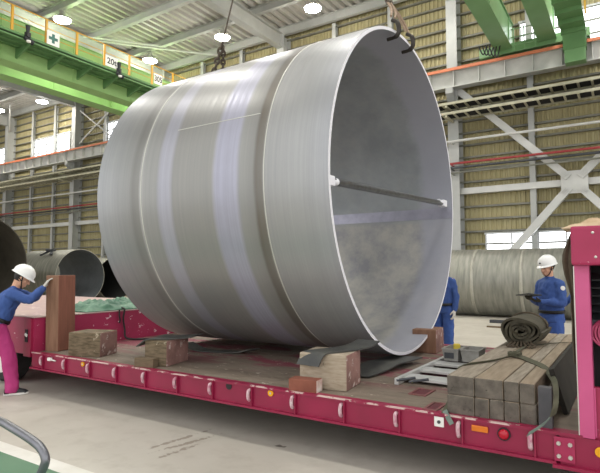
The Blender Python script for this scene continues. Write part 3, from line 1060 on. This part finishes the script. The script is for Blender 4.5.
# rubber sheets draped over the blocks and lying under the cylinder
def sheet(label, pts, width, th=.012, m='mat_rubber', group='rubber sheets under the cylinder'):
    o = MB().ribbon(catmull(pts, 6), width, th).build('rubber_sheet', m, None, True)
    return tag(o, label, 'rubber sheet', group)
sheet('grey rubber sheet lying over the block with red-stained end', [(-4.62, 3.97, .70), (-4.47, 3.99, .785), (-4.3, 4.12, .787), (-4.22, 4.24, .787), (-4.17, 4.34, .79)], V((-.12, .33, 0)))
sheet('grey rubber sheet lying over the pale block', [(-2.40, 3.86, .70), (-2.36, 3.9, .80), (-2.30, 4.0, .814), (-2.22, 4.18, .815), (-2.14, 4.36, .83), (-2.10, 4.46, .87)], V((.24, -.03, 0)))
sheet('grey rubber sheet hanging below the near rim, behind the pale block', [(-2.30, 4.50, .52), (-2.25, 4.8, .535), (-2.2, 5.05, .57), (-2.18, 5.25, .563), (-2.16, 5.6, .56)], V((.34, .05, 0)))
sheet('dark rubber strip curling on the deck right of the red-stained block', [(-4.75, 4.75, .62), (-4.62, 4.9, .52), (-4.35, 5.0, .512), (-4.1, 5.05, .52), (-3.95, 5.1, .56)], V((.05, .18, 0)))

# ------------------------------------------------------------------ stack of sleepers at the right, each its own timber
stack_rows = [
    ('top', [(-1.15, -.962, 'wide left timber of the top layer'), (-.956, -.768, 'wide second timber from the left in the top layer'),
             (-.76, -.666, 'narrow timber third from the left in the top layer'), (-.66, -.566, 'narrow right-hand timber of the top layer, pale split on its end')]),
    ('low', [(-1.15, -.962, 'wide left timber of the bottom layer'), (-.956, -.862, 'second timber from the left in the bottom layer'),
             (-.857, -.766, 'middle timber of the bottom layer'), (-.76, -.665, 'fourth timber from the left in the bottom layer'),
             (-.66, -.56, 'right-hand timber of the bottom layer beside the steel stake')])]
for row, items in stack_rows:
    for i, (x0, x1, l) in enumerate(items):
        z0 = ZD if row == 'low' else ZD + .1365
        y0 = 3.755 + random.uniform(-.006, .008)
        b = MB().bx(x0, x1, y0, 6.95 + random.uniform(-.05, .05), z0 + .0005, z0 + .135, .009)
        me = b.mesh('stacked_timber')
        for m in ('timber_grey' if (i + len(row)) % 2 else 'timber_tan', 'timber_end'):
            me.materials.append(M[m])
        for p in me.polygons:
            p.material_index = 1 if abs(p.normal.y) > .8 else 0
        o = bpy.data.objects.new('stacked_timber', me)
        COL.objects.link(o)
        tag(o, 'stacked sleeper: ' + l, 'timber', 'stack of square timbers at the trailer front')
ZT = ZD + .1365 + .135
block_obj('steel_stake', (-.463, 3.735), .082, .07, 0, .262, 'concrete_grey', 'concrete_grey', 'short dark grey upright stake beside the timber stack', 'stake', .004)
pk = MB().box((-.47, 5.1, .66), (.035, 1.9, .32), Matrix.Rotation(-.28, 3, 'Y'), .004)
tag(pk.build('leaning_board', 'board_dark', None), 'dark board leaning beside the timber stack near the crimson post', 'board')

# tie-down strap over the stack
st = thing('tie_down_strap', 'olive tie-down strap over the timber stack, hooked to the trailer side', 'strap', (-.85, 4.2, ZD))
MB().ribbon(catmull([(-1.172, 3.72, .50), (-1.166, 3.95, .60), (-1.165, 4.12, .75), (-1.13, 4.2, ZT + .008), (-.99, 4.48, ZT + .012), (-.87, 4.78, ZT + .02), (-.72, 4.62, ZT + .014),
                     (-.6, 4.42, ZT + .010), (-.55, 4.30, ZT - .01), (-.47, 3.98, ZT - .02), (-.438, 3.72, .68), (-.455, 3.69, .60)], 6), V((.030, .036, .016)), .006).build('webbing', 'strap', st, True)
MB().ribbon([(-.455, 3.69, .61), (-.50, 3.675, .55), (-.56, 3.66, .50), (-.60, 3.655, .47)], V((.02, 0, .035)), .005).build('webbing_tail', 'strap_end', st, True)
MB().ribbon([(-1.165, 3.74, .52), (-1.12, 3.672, .49), (-1.09, 3.655, .455)], V((.03, 0, .02)), .005).build('webbing_tail', 'strap_end', st, True)
kn = MB()
for k in range(4):
    a0 = k*1.4
    kn.tube([V((-.875 + .05*math.cos(a + a0), 4.80 + .05*math.sin(a + a0)*.8, ZT + .03 + .015*math.sin(2*a + k))) for a in (2*PI*j/14 for j in range(14))], .009, 6, closed=True)
kn.build('strap_knot', 'strap', st, True)
MB().ribbon(catmull([(-.875, 4.8, ZT + .03), (-.9, 5.2, ZT + .02), (-.86, 5.6, ZT + .01), (-.62, 6.0, ZT + .012), (-.5, 6.1, ZT + .01)]), V((.03, .02, 0)), .006).build('webbing_tail', 'strap', st, True)

# rolled canvas on the stack, spiral end to the front
def spiral_roll(cx, y0, y1, z0):
    b = MB()
    pts = []
    n = 150
    for k in range(n + 1):
        t = k / n
        a = t * 2*PI*5
        r = .018 + .155*t
        r *= 1 + .07*math.sin(3*a + 1) + .05*math.sin(2.3*a)
        pts.append((r*math.cos(a)*1.08, r*math.sin(a)*.86))
    th = .024
    rings = []
    for i, (x, z) in enumerate(pts):
        x2, z2 = pts[min(i+1, n)]
        x1, z1 = pts[max(i-1, 0)]
        tx, tz = x2-x1, z2-z1
        L = math.hypot(tx, tz) or 1
        nx, nz = -tz/L*th/2, tx/L*th/2
        jy = .012*math.sin(i*.7) + .01*math.sin(i*.23)
        rings.append([V((cx+x-nx, y0+jy, z0+z-nz)), V((cx+x+nx, y0+jy, z0+z+nz)), V((cx+x+nx, y1-jy, z0+z+nz)), V((cx+x-nx, y1-jy, z0+z-nz))])
    return b.loft(rings)
rc = thing('rolled_canvas', 'dark green-brown rolled canvas lying on top of the timber stack', 'canvas roll', (-.93, 5.8, ZT))
spiral_roll(-.95, 5.52, 6.15, ZT + .15).build('roll', 'canvas', rc, True)
b = MB()
for k in range(7):
    x = -1.04 + .03*k
    b.tube(catmull([(x, 5.62, ZT + .07), (x + .01, 5.5, ZT + .04), (x - .01 + .01*k, 5.38 + .02*k, ZT + .02), (x + .02, 5.42, ZT + .012)]), .01, 6)
b.build('loose_cord', 'canvas_brown', rc, True)
MB().tube([V((-.95 + .195*math.cos(a), 5.95, ZT + .15 + .158*math.sin(a))) for a in (2*PI*k/28 for k in range(28))], .01, 6, closed=True).build('binding_cord', 'canvas_brown', rc, True)

# ------------------------------------------------------------------ aluminium ladder ramp, tub
ld = thing('aluminium_ladder', 'pale aluminium slatted ladder lying flat on the deck beside the timber stack', 'ladder', (-1.6, 5.2, ZD))
for x in (-1.81, -1.22):
    MB().bx(x - .02, x + .02, 4.42, 6.6, ZD + .002, ZD + .06, .004).build('side_rail', 'alu', ld)
for k in range(5):
    y = 4.55 + .42*k
    MB().bx(-1.79, -1.24, y, y + .2, ZD + .025, ZD + .05, .004).build('slat', 'alu', ld)
for x in (-1.78, -1.66):
    MB().cyl((x - .03, 4.42, ZD + .04), (x + .12, 4.5, ZD + .065), .012, n=8).build('pin', 'steel_dark', ld)
tb = thing('parts_tub', 'grey two-compartment plastic tub with yellow tool on the deck behind the ladder', 'tub', (-1.56, 5.72, ZD + .06))
def tub_shell(cx, cy, z0, w, d, h):
    b = MB()
    t = .008
    ring = lambda s, z, i: [V((cx + a*(w/2*s - i), cy + c*(d/2*s - i), z)) for a, c in ((-1, -1), (1, -1), (1, 1), (-1, 1))]
    b.loft([ring(.85, z0, 0), ring(1, z0 + h, 0), ring(1.06, z0 + h, 0), ring(1.06, z0 + h + .012, 0), ring(1, z0 + h + .012, t), ring(.86, z0 + t, t)])
    return b
tub_shell(-1.66, 5.7, ZD + .0605, .17, .3, .12).build('compartment', 'tub', tb)
tub_shell(-1.46, 5.72, ZD + .06, .19, .3, .12).build('compartment', 'tub', tb)
MB().bx(-1.72, -1.62, 5.545, 5.55, ZD + .09, ZD + .15).build('printed_panel', 'steel_dark', tb)
tag(MB().box((-1.63, 5.70, ZD + .185), (.07, .05, .09), RZ(30), .012).build('yellow_tool', 'yellow', None), 'small yellow tool sticking out of the grey tub', 'tool')
tag(MB().box((-1.22, 6.35, ZD + .055), (.34, .3, .05), RZ(8), .005).build('grey_tray', 'steel_dark', None), 'flat grey tray on the deck behind the grey tub', 'tray')

# ------------------------------------------------------------------ crumpled tarpaulins
def heap(cx, cy, z0, lx, ly, h, seed, n=46, ridge=1.0, rot=0):
    b = MB()
    top = []
    R = RZ(rot)
    for i in range(n + 1):
        row = []
        for j in range(n + 1):
            u, v = i/n*2 - 1, j/n*2 - 1
            p = V((u*2.2 + seed, v*2.2, seed*.3))
            e = max(0, 1 - max(abs(u), abs(v))**3)
            f = .55 + .45*noise.noise(p) + ridge*.5*abs(noise.noise(p*2.1)) + .3*abs(noise.noise(p*4.3)) + .16*noise.noise(p*8)
            edge = 1 + .12*noise.noise(V((u*1.5, v*1.5, seed + 5)))
            q = R @ V((u*lx/2*edge, v*ly/2*edge, 0))
            row.append(b.bm.verts.new((cx + q.x, cy + q.y, z0 + .004 + max(.006, h*e*f))))
        top.append(row)
    for i in range(n):
        for j in range(n):
            b.bm.faces.new((top[i][j], top[i+1][j], top[i+1][j+1], top[i][j+1]))
    bot = [b.bm.verts.new((v.co.x, v.co.y, z0 + .001)) for v in (top[0][0], top[n][0], top[n][n], top[0][n])]
    edges = [[top[k][0] for k in range(n+1)], [top[n][k] for k in range(n+1)], [top[n-k][n] for k in range(n+1)], [top[0][n-k] for k in range(n+1)]]
    for k, e in enumerate(edges):
        b.bm.faces.new([bot[k], bot[(k+1) % 4]] + e[::-1])
    b.bm.faces.new(bot)
    return b
tag(heap(-6.74, 5.16, ZR, .66, 1.42, .165, 3.3).build('green_tarpaulin', 'tarp', None, 'all'), 'crumpled green tarpaulin lying on the raised rear bed of the trailer', 'tarpaulin')
tag(MB().tube(catmull([(-6.55, 5.12, ZR + .02), (-6.34, 5.06, ZR + .02), (-6.335, 5.04, .82), (-6.335, 5.07, .66), (-6.3, 5.06, .55), (-6.22, 5.12, ZD + .02), (-6.1, 5.25, ZD + .015), (-5.95, 5.3, ZD + .015)]), .014, 8).build('black_cord', 'black', None, True),
    'black cord hanging down the step from the raised bed to the deck', 'cord')
tag(MB().tube(catmull([(-6.35, 4.98, ZR + .012), (-6.335, 4.97, .87), (-6.337, 4.985, .8), (-6.335, 4.97, .76)]), .011, 8).build('black_cord', 'black', None, True),
    'short black cord end dangling over the edge of the raised bed', 'cord')

# brown canvas hanging behind the header, tan cloth on top
cv = MB()
rings = []
for k in range(19):
    z = .90 + .88*k/18
    q = (z - .90)/.95
    w = (.018 if q < .45 else .018 + .023*math.sin(PI*min(1, (q - .45)/.5)) if q < .9 else .02) + .008*noise.noise(V((0, 3, z*6)))
    xr = -.318 + .02*max(0, q - .8)/.2
    cxx = xr - w + .006*noise.noise(V((z*5, 0, 0)))
    rings.append([V((cxx + w*math.cos(a)*(1 + .15*math.sin(4*a + z*7)), 4.0 + .07*math.sin(a)*(1 + .15*math.sin(5*a)), z)) for a in (2*PI*j/24 for j in range(24))])
cv.loft(rings)
tag(cv.build('brown_canvas', 'canvas_brown', None, True), 'dark brown canvas hanging in folds behind the crimson header box', 'canvas')
tag(heap(.15, 4.02, 1.80, 1.05, .36, .085, 8.2).build('tan_cloth', 'cloth_tan', None, 'all'), 'tan cloth bundle lying on top of the crimson header box', 'cloth')

# ------------------------------------------------------------------ bent tube barrier in the foreground
tbp = catmull([(-5.6, 1.75, .03), (-5.58, 1.76, .35), (-5.4, 1.78, .50), (-4.6, 1.83, .53), (-3.9, 1.88, .53), (-3.62, 1.9, .505), (-3.47, 1.9, .485), (-3.28, 1.9, .455), (-3.15, 1.9, .42), (-3.09, 1.9, .365), (-3.105, 1.9, .31), (-3.17, 1.9, .2), (-3.22, 1.9, .02)], 6)
tag(MB().tube(tbp, .027, 16).build('tube_barrier', 'tube_metal', None, True), 'bent dark steel tube hoop standing on the green floor in the foreground', 'tube barrier')

# ------------------------------------------------------------------ pipes lying on the hall floor
def floor_pipe(label, x0, x1, y, r, mats, th=.03, extra=None):
    t = thing('steel_pipe', label, 'pipe', (x0, y, 0), group='large pipes lying along the back wall')
    o = bpy.data.objects.new('shell', shell_mesh(x0, x1, r, th, y, r + .02, 96, mats))
    COL.objects.link(o)
    put(o, t)
    for xs in extra or []:
        band(xs - .05, xs + .05, r - .002, r + .008, y, r + .02, n=96).build('girth_weld', 'weld_far', t, 'all')
    ck = MB()
    for xx in (x0 + .5, x1 - .5):
        for s in (-1, 1):
            yy = y + s*r*.42
            ck.loft([[V((xx + d, yy + s*a, z)) for a, z in ((-.18, 0), (.25, 0), (.25, .22))] for d in (-.1, .1)])
    ck.build('chock', 'slab_wood', t)
    return t
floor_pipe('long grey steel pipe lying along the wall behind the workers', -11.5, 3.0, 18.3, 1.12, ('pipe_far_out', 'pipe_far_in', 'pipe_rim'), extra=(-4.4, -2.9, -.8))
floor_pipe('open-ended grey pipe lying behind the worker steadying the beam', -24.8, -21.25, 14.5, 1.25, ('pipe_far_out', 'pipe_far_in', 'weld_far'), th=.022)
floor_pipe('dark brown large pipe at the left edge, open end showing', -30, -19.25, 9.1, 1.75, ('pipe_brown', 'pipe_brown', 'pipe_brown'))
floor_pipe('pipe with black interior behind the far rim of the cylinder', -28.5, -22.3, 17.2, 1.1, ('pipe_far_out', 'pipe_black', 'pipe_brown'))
# valve-like clamp on top of the open pipe
cl = MB()
q = V((-22.6, 13.9, 2.36))
cl.bar(q + V((-.35, -.35, -.12)), q + V((.1, -.1, .12)), .12, .06).bar(q + V((.4, -.3, -.1)), q + V((.05, -.05, .14)), .12, .06).box(q + V((.05, -.1, .12)), (.35, .3, .1), RZ(30), .02)
tag(cl.build('pipe_clamp', 'steel_dark', None), 'dark clamp sitting on the top of the open-ended grey pipe', 'clamp')
tag(MB().box((-3.25, 15.9, .05), (.62, .12, .09), RZ(3), .01).build('floor_beam_offcut', 'steel_dark', None), 'short dark bar lying on the hall floor before the long pipe', 'bar')
tag(MB().box((-3.15, 14.6, .02), (.4, .1, .04), RZ(-6), .005).build('floor_plank_offcut', 'slab_wood', None), 'thin brown strip lying on the hall floor nearer than the dark bar', 'strip')

# ------------------------------------------------------------------ people
def hand_mesh(side, curl=.5, scale=1.0):
    """glove in its own frame: wrist at origin, fingers along +Y, palm faces -Z, thumb on side*X"""
    b = MB()
    b.ellrings([((0, y, 0), (w, 0, 0), (0, 0, t)) for y, w, t in ((-.06, .033, .026), (-.02, .030, .022), (.02, .038, .02), (.06, .044, .019), (.09, .043, .016), (.097, .03, .01))], 16)
    for k, (x, L, r) in enumerate(((.031, .070, .0105), (.010, .078, .011), (-.011, .073, .0105), (-.031, .056, .0095))):
        x *= side
        p = V((x, .085, 0))
        a = 0
        for seg, f in enumerate((.45, .32, .26)):
            a += curl * (.75, .9, .7)[seg]
            q = p + V((x*.06, math.cos(a), -math.sin(a)))*L*f
            b.capsule(p, q, r*(1 - .06*seg), r*(.94 - .06*seg), 10)
            p = q
    p0, p1, p2 = V((.028*side, .015, -.006)), V((.058*side, .048, -.018)), V((.060*side, .078, -.03 - .02*curl))
    b.capsule(p0, p1, .014, .012, 10)
    b.capsule(p1, p2, .012, .010, 10)
    b.warp(lambda c: c*scale)
    return remesh(b, .0045, 3)

def person(label, loc, face_deg, J, trousers, gloves, patch=False, hands=None, curl=.5, s=1.0):
    """local frame: +Y forward, +X to the person's right, origin on the floor. J: joint points."""
    t = thing('person', label, 'person', loc, math.radians(face_deg - 90), world=False)
    j = {k: V(v) for k, v in J.items()}
    hf = j['look'].normalized()                       # where the face points
    hr = hf.cross(V((0, 0, 1))).normalized()
    hu = hr.cross(hf).normalized()
    H = j['head']
    HR = Matrix((hr, hf, hu)).transposed()
    hp = lambda x, y, z: H + HR @ V((x, y, z))
    up = (j['neck'] - j['pelvis']).normalized()
    sr = (j['sh_r'] - j['sh_l'])
    sr.normalize()
    hrp = (j['hip_r'] - j['hip_l']).normalized()
    fw = up.cross(sr).normalized()
    # --- body: one continuous surface
    b = MB()
    b.ball(hp(0, -.008, .03), (.074, .092, .092), HR).ball(hp(0, .022, -.045), (.056, .066, .072), HR)
    b.ball(hp(0, .05, -.092), (.030, .026, .022), HR)
    b.capsule(hp(0, .086, .012), hp(0, .103, -.028), .010, .0145, 8)
    b.ball(hp(0, .098, -.032), (.019, .012, .010), HR)
    for sx in (-1, 1):
        b.ball(hp(.074*sx, -.008, -.01), (.010, .020, .032), HR)
        b.capsule(hp(.014*sx, .084, .026), hp(.044*sx, .070, .024), .010, .009, 8)
        b.ball(hp(.042*sx, .058, -.028), (.018, .018, .018), HR)
    b.capsule(hp(-.020, .082, -.064), hp(.020, .082, -.064), .0075, .0075, 8)
    b.capsule(hp(-.016, .080, -.076), hp(.016, .080, -.076), .0085, .0085, 8)
    b.capsule(j['neck'] - up*.04, hp(0, -.02, -.06), .054, .05, 14)
    b.ellrings([(j['pelvis'] - up*.08, hrp*.13, fw*.09), (j['pelvis'] + up*.05, hrp*.135, fw*.09), (j['pelvis'].lerp(j['neck'], .45), sr*.125, fw*.085),
                (j['pelvis'].lerp(j['neck'], .8), sr*.15, fw*.09), (j['neck'] - up*.03, sr*.08, fw*.06)])
    for q in 'rl':
        b.capsule(j['sh_'+q], j['el_'+q], .045, .037)
        b.capsule(j['el_'+q], j['wr_'+q], .037, .026)
        b.capsule(j['hip_'+q], j['kn_'+q], .075, .05)
        b.capsule(j['kn_'+q], j['an_'+q], .05, .036)
        b.capsule(j['an_'+q], j['an_'+q] + V((0, .08, -.04)), .035, .03)
    link_mesh('body', remesh(b, .008, 3), 'skin', t, 'all')
    for sx in (-1, 1):
        MB().ball(hp(.030*sx, .080, .004), (.011, .006, .005), HR).build('eye', 'hair', t, True)
    # hair below the helmet line
    hb = MB().ball(hp(0, -.02, .022), (.080, .090, .092), HR)
    hb.warp(lambda c: c if (c - H).dot(hf) < .02 else c - hf*((c - H).dot(hf) - .02))
    hb.build('hair', 'hair', t, True)
    # --- jacket
    b = MB()
    low = j['pelvis'] - up*j.get('hem', V((.10, 0, 0))).x
    b.ellrings([(low, hrp*.188*s, fw*.135*s), (j['pelvis'] + up*.03, hrp*.178*s, fw*.13*s), (j['pelvis'].lerp(j['neck'], .4), sr*.176*s, fw*.128*s),
                (j['pelvis'].lerp(j['neck'], .7), sr*.19*s, fw*.128*s), (j['pelvis'].lerp(j['neck'], .88), sr*.165*s, fw*.105*s), (j['neck'] - up*.005, sr*.075, fw*.07), (j['neck'] + up*.035, sr*.066, fw*.064)], 28)
    for q in 'rl':
        b.capsule(j['sh_'+q] - up*.012, j['el_'+q], .068*s, .056*s, 14)
        b.capsule(j['el_'+q], j['el_'+q].lerp(j['wr_'+q], .93), .056*s, .040*s, 14)
        m = j['neck'].lerp(j['sh_'+q], .5) - up*.02
        b.capsule(m, j['sh_'+q] - up*.012, .062*s, .066*s, 14)
    jk = link_mesh('jacket', remesh(b, .011, 4, .013, 13, loc[0]), 'jacket', t, 'all')
    if patch:
        sp_ = j['sh_l'].lerp(j['el_l'], .22) + (-sr*.064 + fw*.022)*s
        n = (-sr + fw*.3).normalized()
        pm = MB().cyl(sp_ - n*.012, sp_ + n*.006, .03, n=20).build('arm_patch', 'white', jk)
    # --- trousers
    b = MB()
    b.ellrings([(j['pelvis'] + up*.06, hrp*.155, fw*.115), (j['pelvis'] - V((0, 0, .02)), hrp*.172, fw*.125), (j['pelvis'] - V((0, 0, .10)), hrp*.165, fw*.12)], 24)
    for q in 'rl':
        b.capsule(j['hip_'+q], j['kn_'+q], .102, .086, 16)
        b.capsule(j['kn_'+q], j['an_'+q] + V((0, 0, .03)), .086, .076, 16)
        b.cyl(j['an_'+q] + V((0, 0, .09)), j['an_'+q] + V((0, -.005, -.055)), .078, .080, 16)
    link_mesh('trousers', remesh(b, .011, 4, .012, 10, loc[1]), trousers, t, 'all')
    bl = MB()
    cpt = j['pelvis'] - V((0, 0, .0)) + up*.045
    bl.loft([[cpt + hrp*(rx*math.cos(a)) + fw*(ry*math.sin(a)) + up*dz for rx, ry, dz in ((.186*s, .139*s, -.022), (.192*s, .145*s, -.022), (.192*s, .145*s, .022), (.186*s, .139*s, .022))] for a in (2*PI*k/32 for k in range(32))], closed=True)
    bl.build('belt', 'belt', t, 'all')
    # --- shoes
    for q in 'rl':
        an = j['an_'+q]
        z0 = an.z - .085
        d = V(J.get('toe_'+q, (0, 1, 0))).normalized()
        sd = d.cross(V((0, 0, 1)))
        o = V((an.x, an.y, z0))
        def ring(y, w, z1, zb=.018):
            return [o + d*y + sd*(w*math.cos(a)) + V((0, 0, zb + (z1-zb)*max(0, math.sin(a)))) for a in (2*PI*k/16 for k in range(16))]
        sh_ = MB().loft([ring(-.085, .022, .06), ring(-.075, .038, .10), ring(-.02, .042, .115), ring(.04, .044, .10), ring(.10, .048, .07), ring(.15, .042, .055), ring(.18, .02, .035)])
        so = sh_.build('shoe', 'shoe', t, 'all')
        fl_ = MB()
        fl_.loft([[o + d*(.047 + .142*math.cos(a)) + sd*(.052*math.sin(a)*(1 + .12*math.cos(a))) + V((0, 0, z)) for a in (2*PI*k/28 for k in range(28))] for z in (0, .024)])
        fl_.build('sole', 'sole', so, True)
    # --- gloves
    for q, sgn in (('r', -1), ('l', 1)):
        wv = j['wr_'+q]
        fd = V((hands or {}).get('dir_'+q, (j['wr_'+q] - j['el_'+q]))).normalized()
        pn = V((hands or {}).get('palm_'+q, (0, 0, -1)))
        zz = -(pn - fd*pn.dot(fd)).normalized()
        xx = fd.cross(zz)
        me = hand_mesh(sgn, curl)
        me.transform(Matrix.Translation(wv) @ Matrix((xx, fd, zz)).transposed().to_4x4())
        link_mesh('glove', me, gloves, t, 'all')
    # --- helmet
    hh = MB()
    c0 = (0, -.012, .045)
    rings = []
    n = 36
    for zz_, k in ((0, 1.0), (.03, .985), (.06, .93), (.085, .82), (.105, .64), (.118, .4), (.123, .15)):
        rings.append([hp(c0[0] + .110*k*math.cos(a), c0[1] + .135*k*math.sin(a), c0[2] + zz_) for a in (2*PI*i/n for i in range(n))])
    brim = []
    for k, dz in ((1.0, -.012), (1.06, -.016), (1.06, -.009), (1.0, -.001)):
        brim.append([hp(.112*k*math.cos(a), -.012 + .137*k*math.sin(a)*(1.0 + (.16*(k > 1.03))*max(0, math.sin(a))**2), .045 + dz - .012*max(0, math.sin(a))*(k > 1.03)) for a in (2*PI*i/n for i in range(n))])
    hh.loft(brim + rings)
    for off in (-.02, .02):
        hh.tube([hp(off, -.012 + .132*math.cos(a), .05 + .122*math.sin(a)) for a in (PI*k/14 for k in range(1, 14))], .006, 6)
    ho = hh.build('helmet', 'helmet', t, True)
    cs = MB()
    for sx in (-1, 1):
        cs.ribbon(catmull([hp(.098*sx, .0, .045), hp(.083*sx, .018, -.02), hp(.055*sx, .045, -.085), hp(0, .058, -.118)]), HR @ V((0, .014, .006)), .004)
        cs.ribbon(catmull([hp(.098*sx, -.06, .045), hp(.085*sx, -.03, -.005), hp(.080*sx, .02, -.03)]), HR @ V((0, .012, .006)), .004)
    cs.build('chin_strap', 'hair', ho, True)
    if patch:
        MB().ball(hp(-.012, .125, .085), (.013, .01, .013), HR, 10).build('emblem', 'belt', ho, True)
    return t

# worker at left, leaning onto the upright beam
JL = dict(pelvis=(0, -.13, .89), hip_r=(.09, -.12, .85), hip_l=(-.09, -.14, .85), neck=(0, .06, 1.285), head=(.0, .135, 1.43), look=(.05, .86, -.5),
          sh_r=(.17, .035, 1.245), sh_l=(-.17, .05, 1.245), el_r=(.235, .235, 1.165), el_l=(-.2, .27, 1.17), wr_r=(.10, .385, 1.315), wr_l=(-.08, .37, 1.30),
          kn_r=(.10, .02, .47), kn_l=(-.11, -.2, .47), an_r=(.10, .07, .09), an_l=(-.11, -.38, .09))
person('worker in white helmet, blue jacket and magenta trousers pushing the upright beam', (-6.58, 3.50, 0), 58, JL, 'trouser_magenta', 'glove_white',
       hands=dict(dir_r=(-.15, .5, .85), palm_r=(0, .9, -.4), dir_l=(.1, .55, .8), palm_l=(0, .9, -.4)), curl=.35)
# worker at right with a tablet
JR = dict(pelvis=(0, 0, .92), hip_r=(.09, 0, .88), hip_l=(-.09, 0, .88), neck=(0, .02, 1.415), head=(0, .05, 1.57), look=(-.05, .95, -.22),
          sh_r=(.175, .01, 1.35), sh_l=(-.175, .01, 1.35), el_r=(.215, .04, 1.08), el_l=(-.225, .03, 1.08), wr_r=(.10, .235, 1.13), wr_l=(-.06, .235, 1.11),
          kn_r=(.10, .02, .49), kn_l=(-.10, .02, .49), an_r=(.10, 0, .09), an_l=(-.10, 0, .09))
person('worker in white helmet and blue overalls holding a tablet behind the timber stack', (-.95, 7.93, 0), 230, JR, 'trouser_blue', 'glove_dark', patch=True, s=1.02,
       hands=dict(dir_r=(-.3, .8, .1), palm_r=(0, 0, 1), dir_l=(.35, .8, .1), palm_l=(0, 0, 1)), curl=.6)
tbl = MB().box((0, 0, 0), (.30, .20, .014), None, .004)
to = tag(tbl.build('tablet', 'sign_black', None), 'dark tablet held by the worker in white helmet behind the timber stack', 'tablet')
to.location = (-.95 - .25, 7.93 - .25, 1.19)
to.rotation_euler = (.12, .12, math.radians(222 - 90))
# worker mostly hidden behind the cylinder rim
JB = dict(pelvis=(0, 0, .92), hip_r=(.09, 0, .88), hip_l=(-.09, 0, .88), neck=(0, .03, 1.40), head=(0, .06, 1.55), look=(0, .95, -.1),
          sh_r=(.175, .01, 1.355), sh_l=(-.175, .01, 1.355), el_r=(.23, .06, 1.09), el_l=(-.23, 0, 1.08), wr_r=(.21, .2, .95), wr_l=(-.225, .05, .86),
          kn_r=(.10, .02, .49), kn_l=(-.10, .02, .49), an_r=(.10, 0, .09), an_l=(-.10, 0, .09))
person('worker in blue overalls half hidden behind the near rim of the cylinder', (-2.72, 8.75, 0), 262, JB, 'trouser_blue', 'glove_white', curl=.4,
       hands=dict(palm_l=(1, 0, 0), palm_r=(-1, 0, 0)))
person('worker in blue overalls mostly hidden behind the crimson front post', (-.72, 9.75, 0), 200, JB, 'trouser_blue', 'glove_white', curl=.4,
       hands=dict(palm_l=(1, 0, 0), palm_r=(-1, 0, 0)))

# ------------------------------------------------------------------ light
w = bpy.data.worlds.new('world')
scene.world = w
w.use_nodes = True
bg = w.node_tree.nodes['Background']
bg.inputs['Color'].default_value = (1, .995, .985, 1)
bg.inputs['Strength'].default_value = 1.0
scene.view_settings.view_transform = 'Standard'
scene.view_settings.look = 'None'
scene.view_settings.gamma = 1
scene.view_settings.use_curve_mapping = False
scene.view_settings.exposure = 0.7
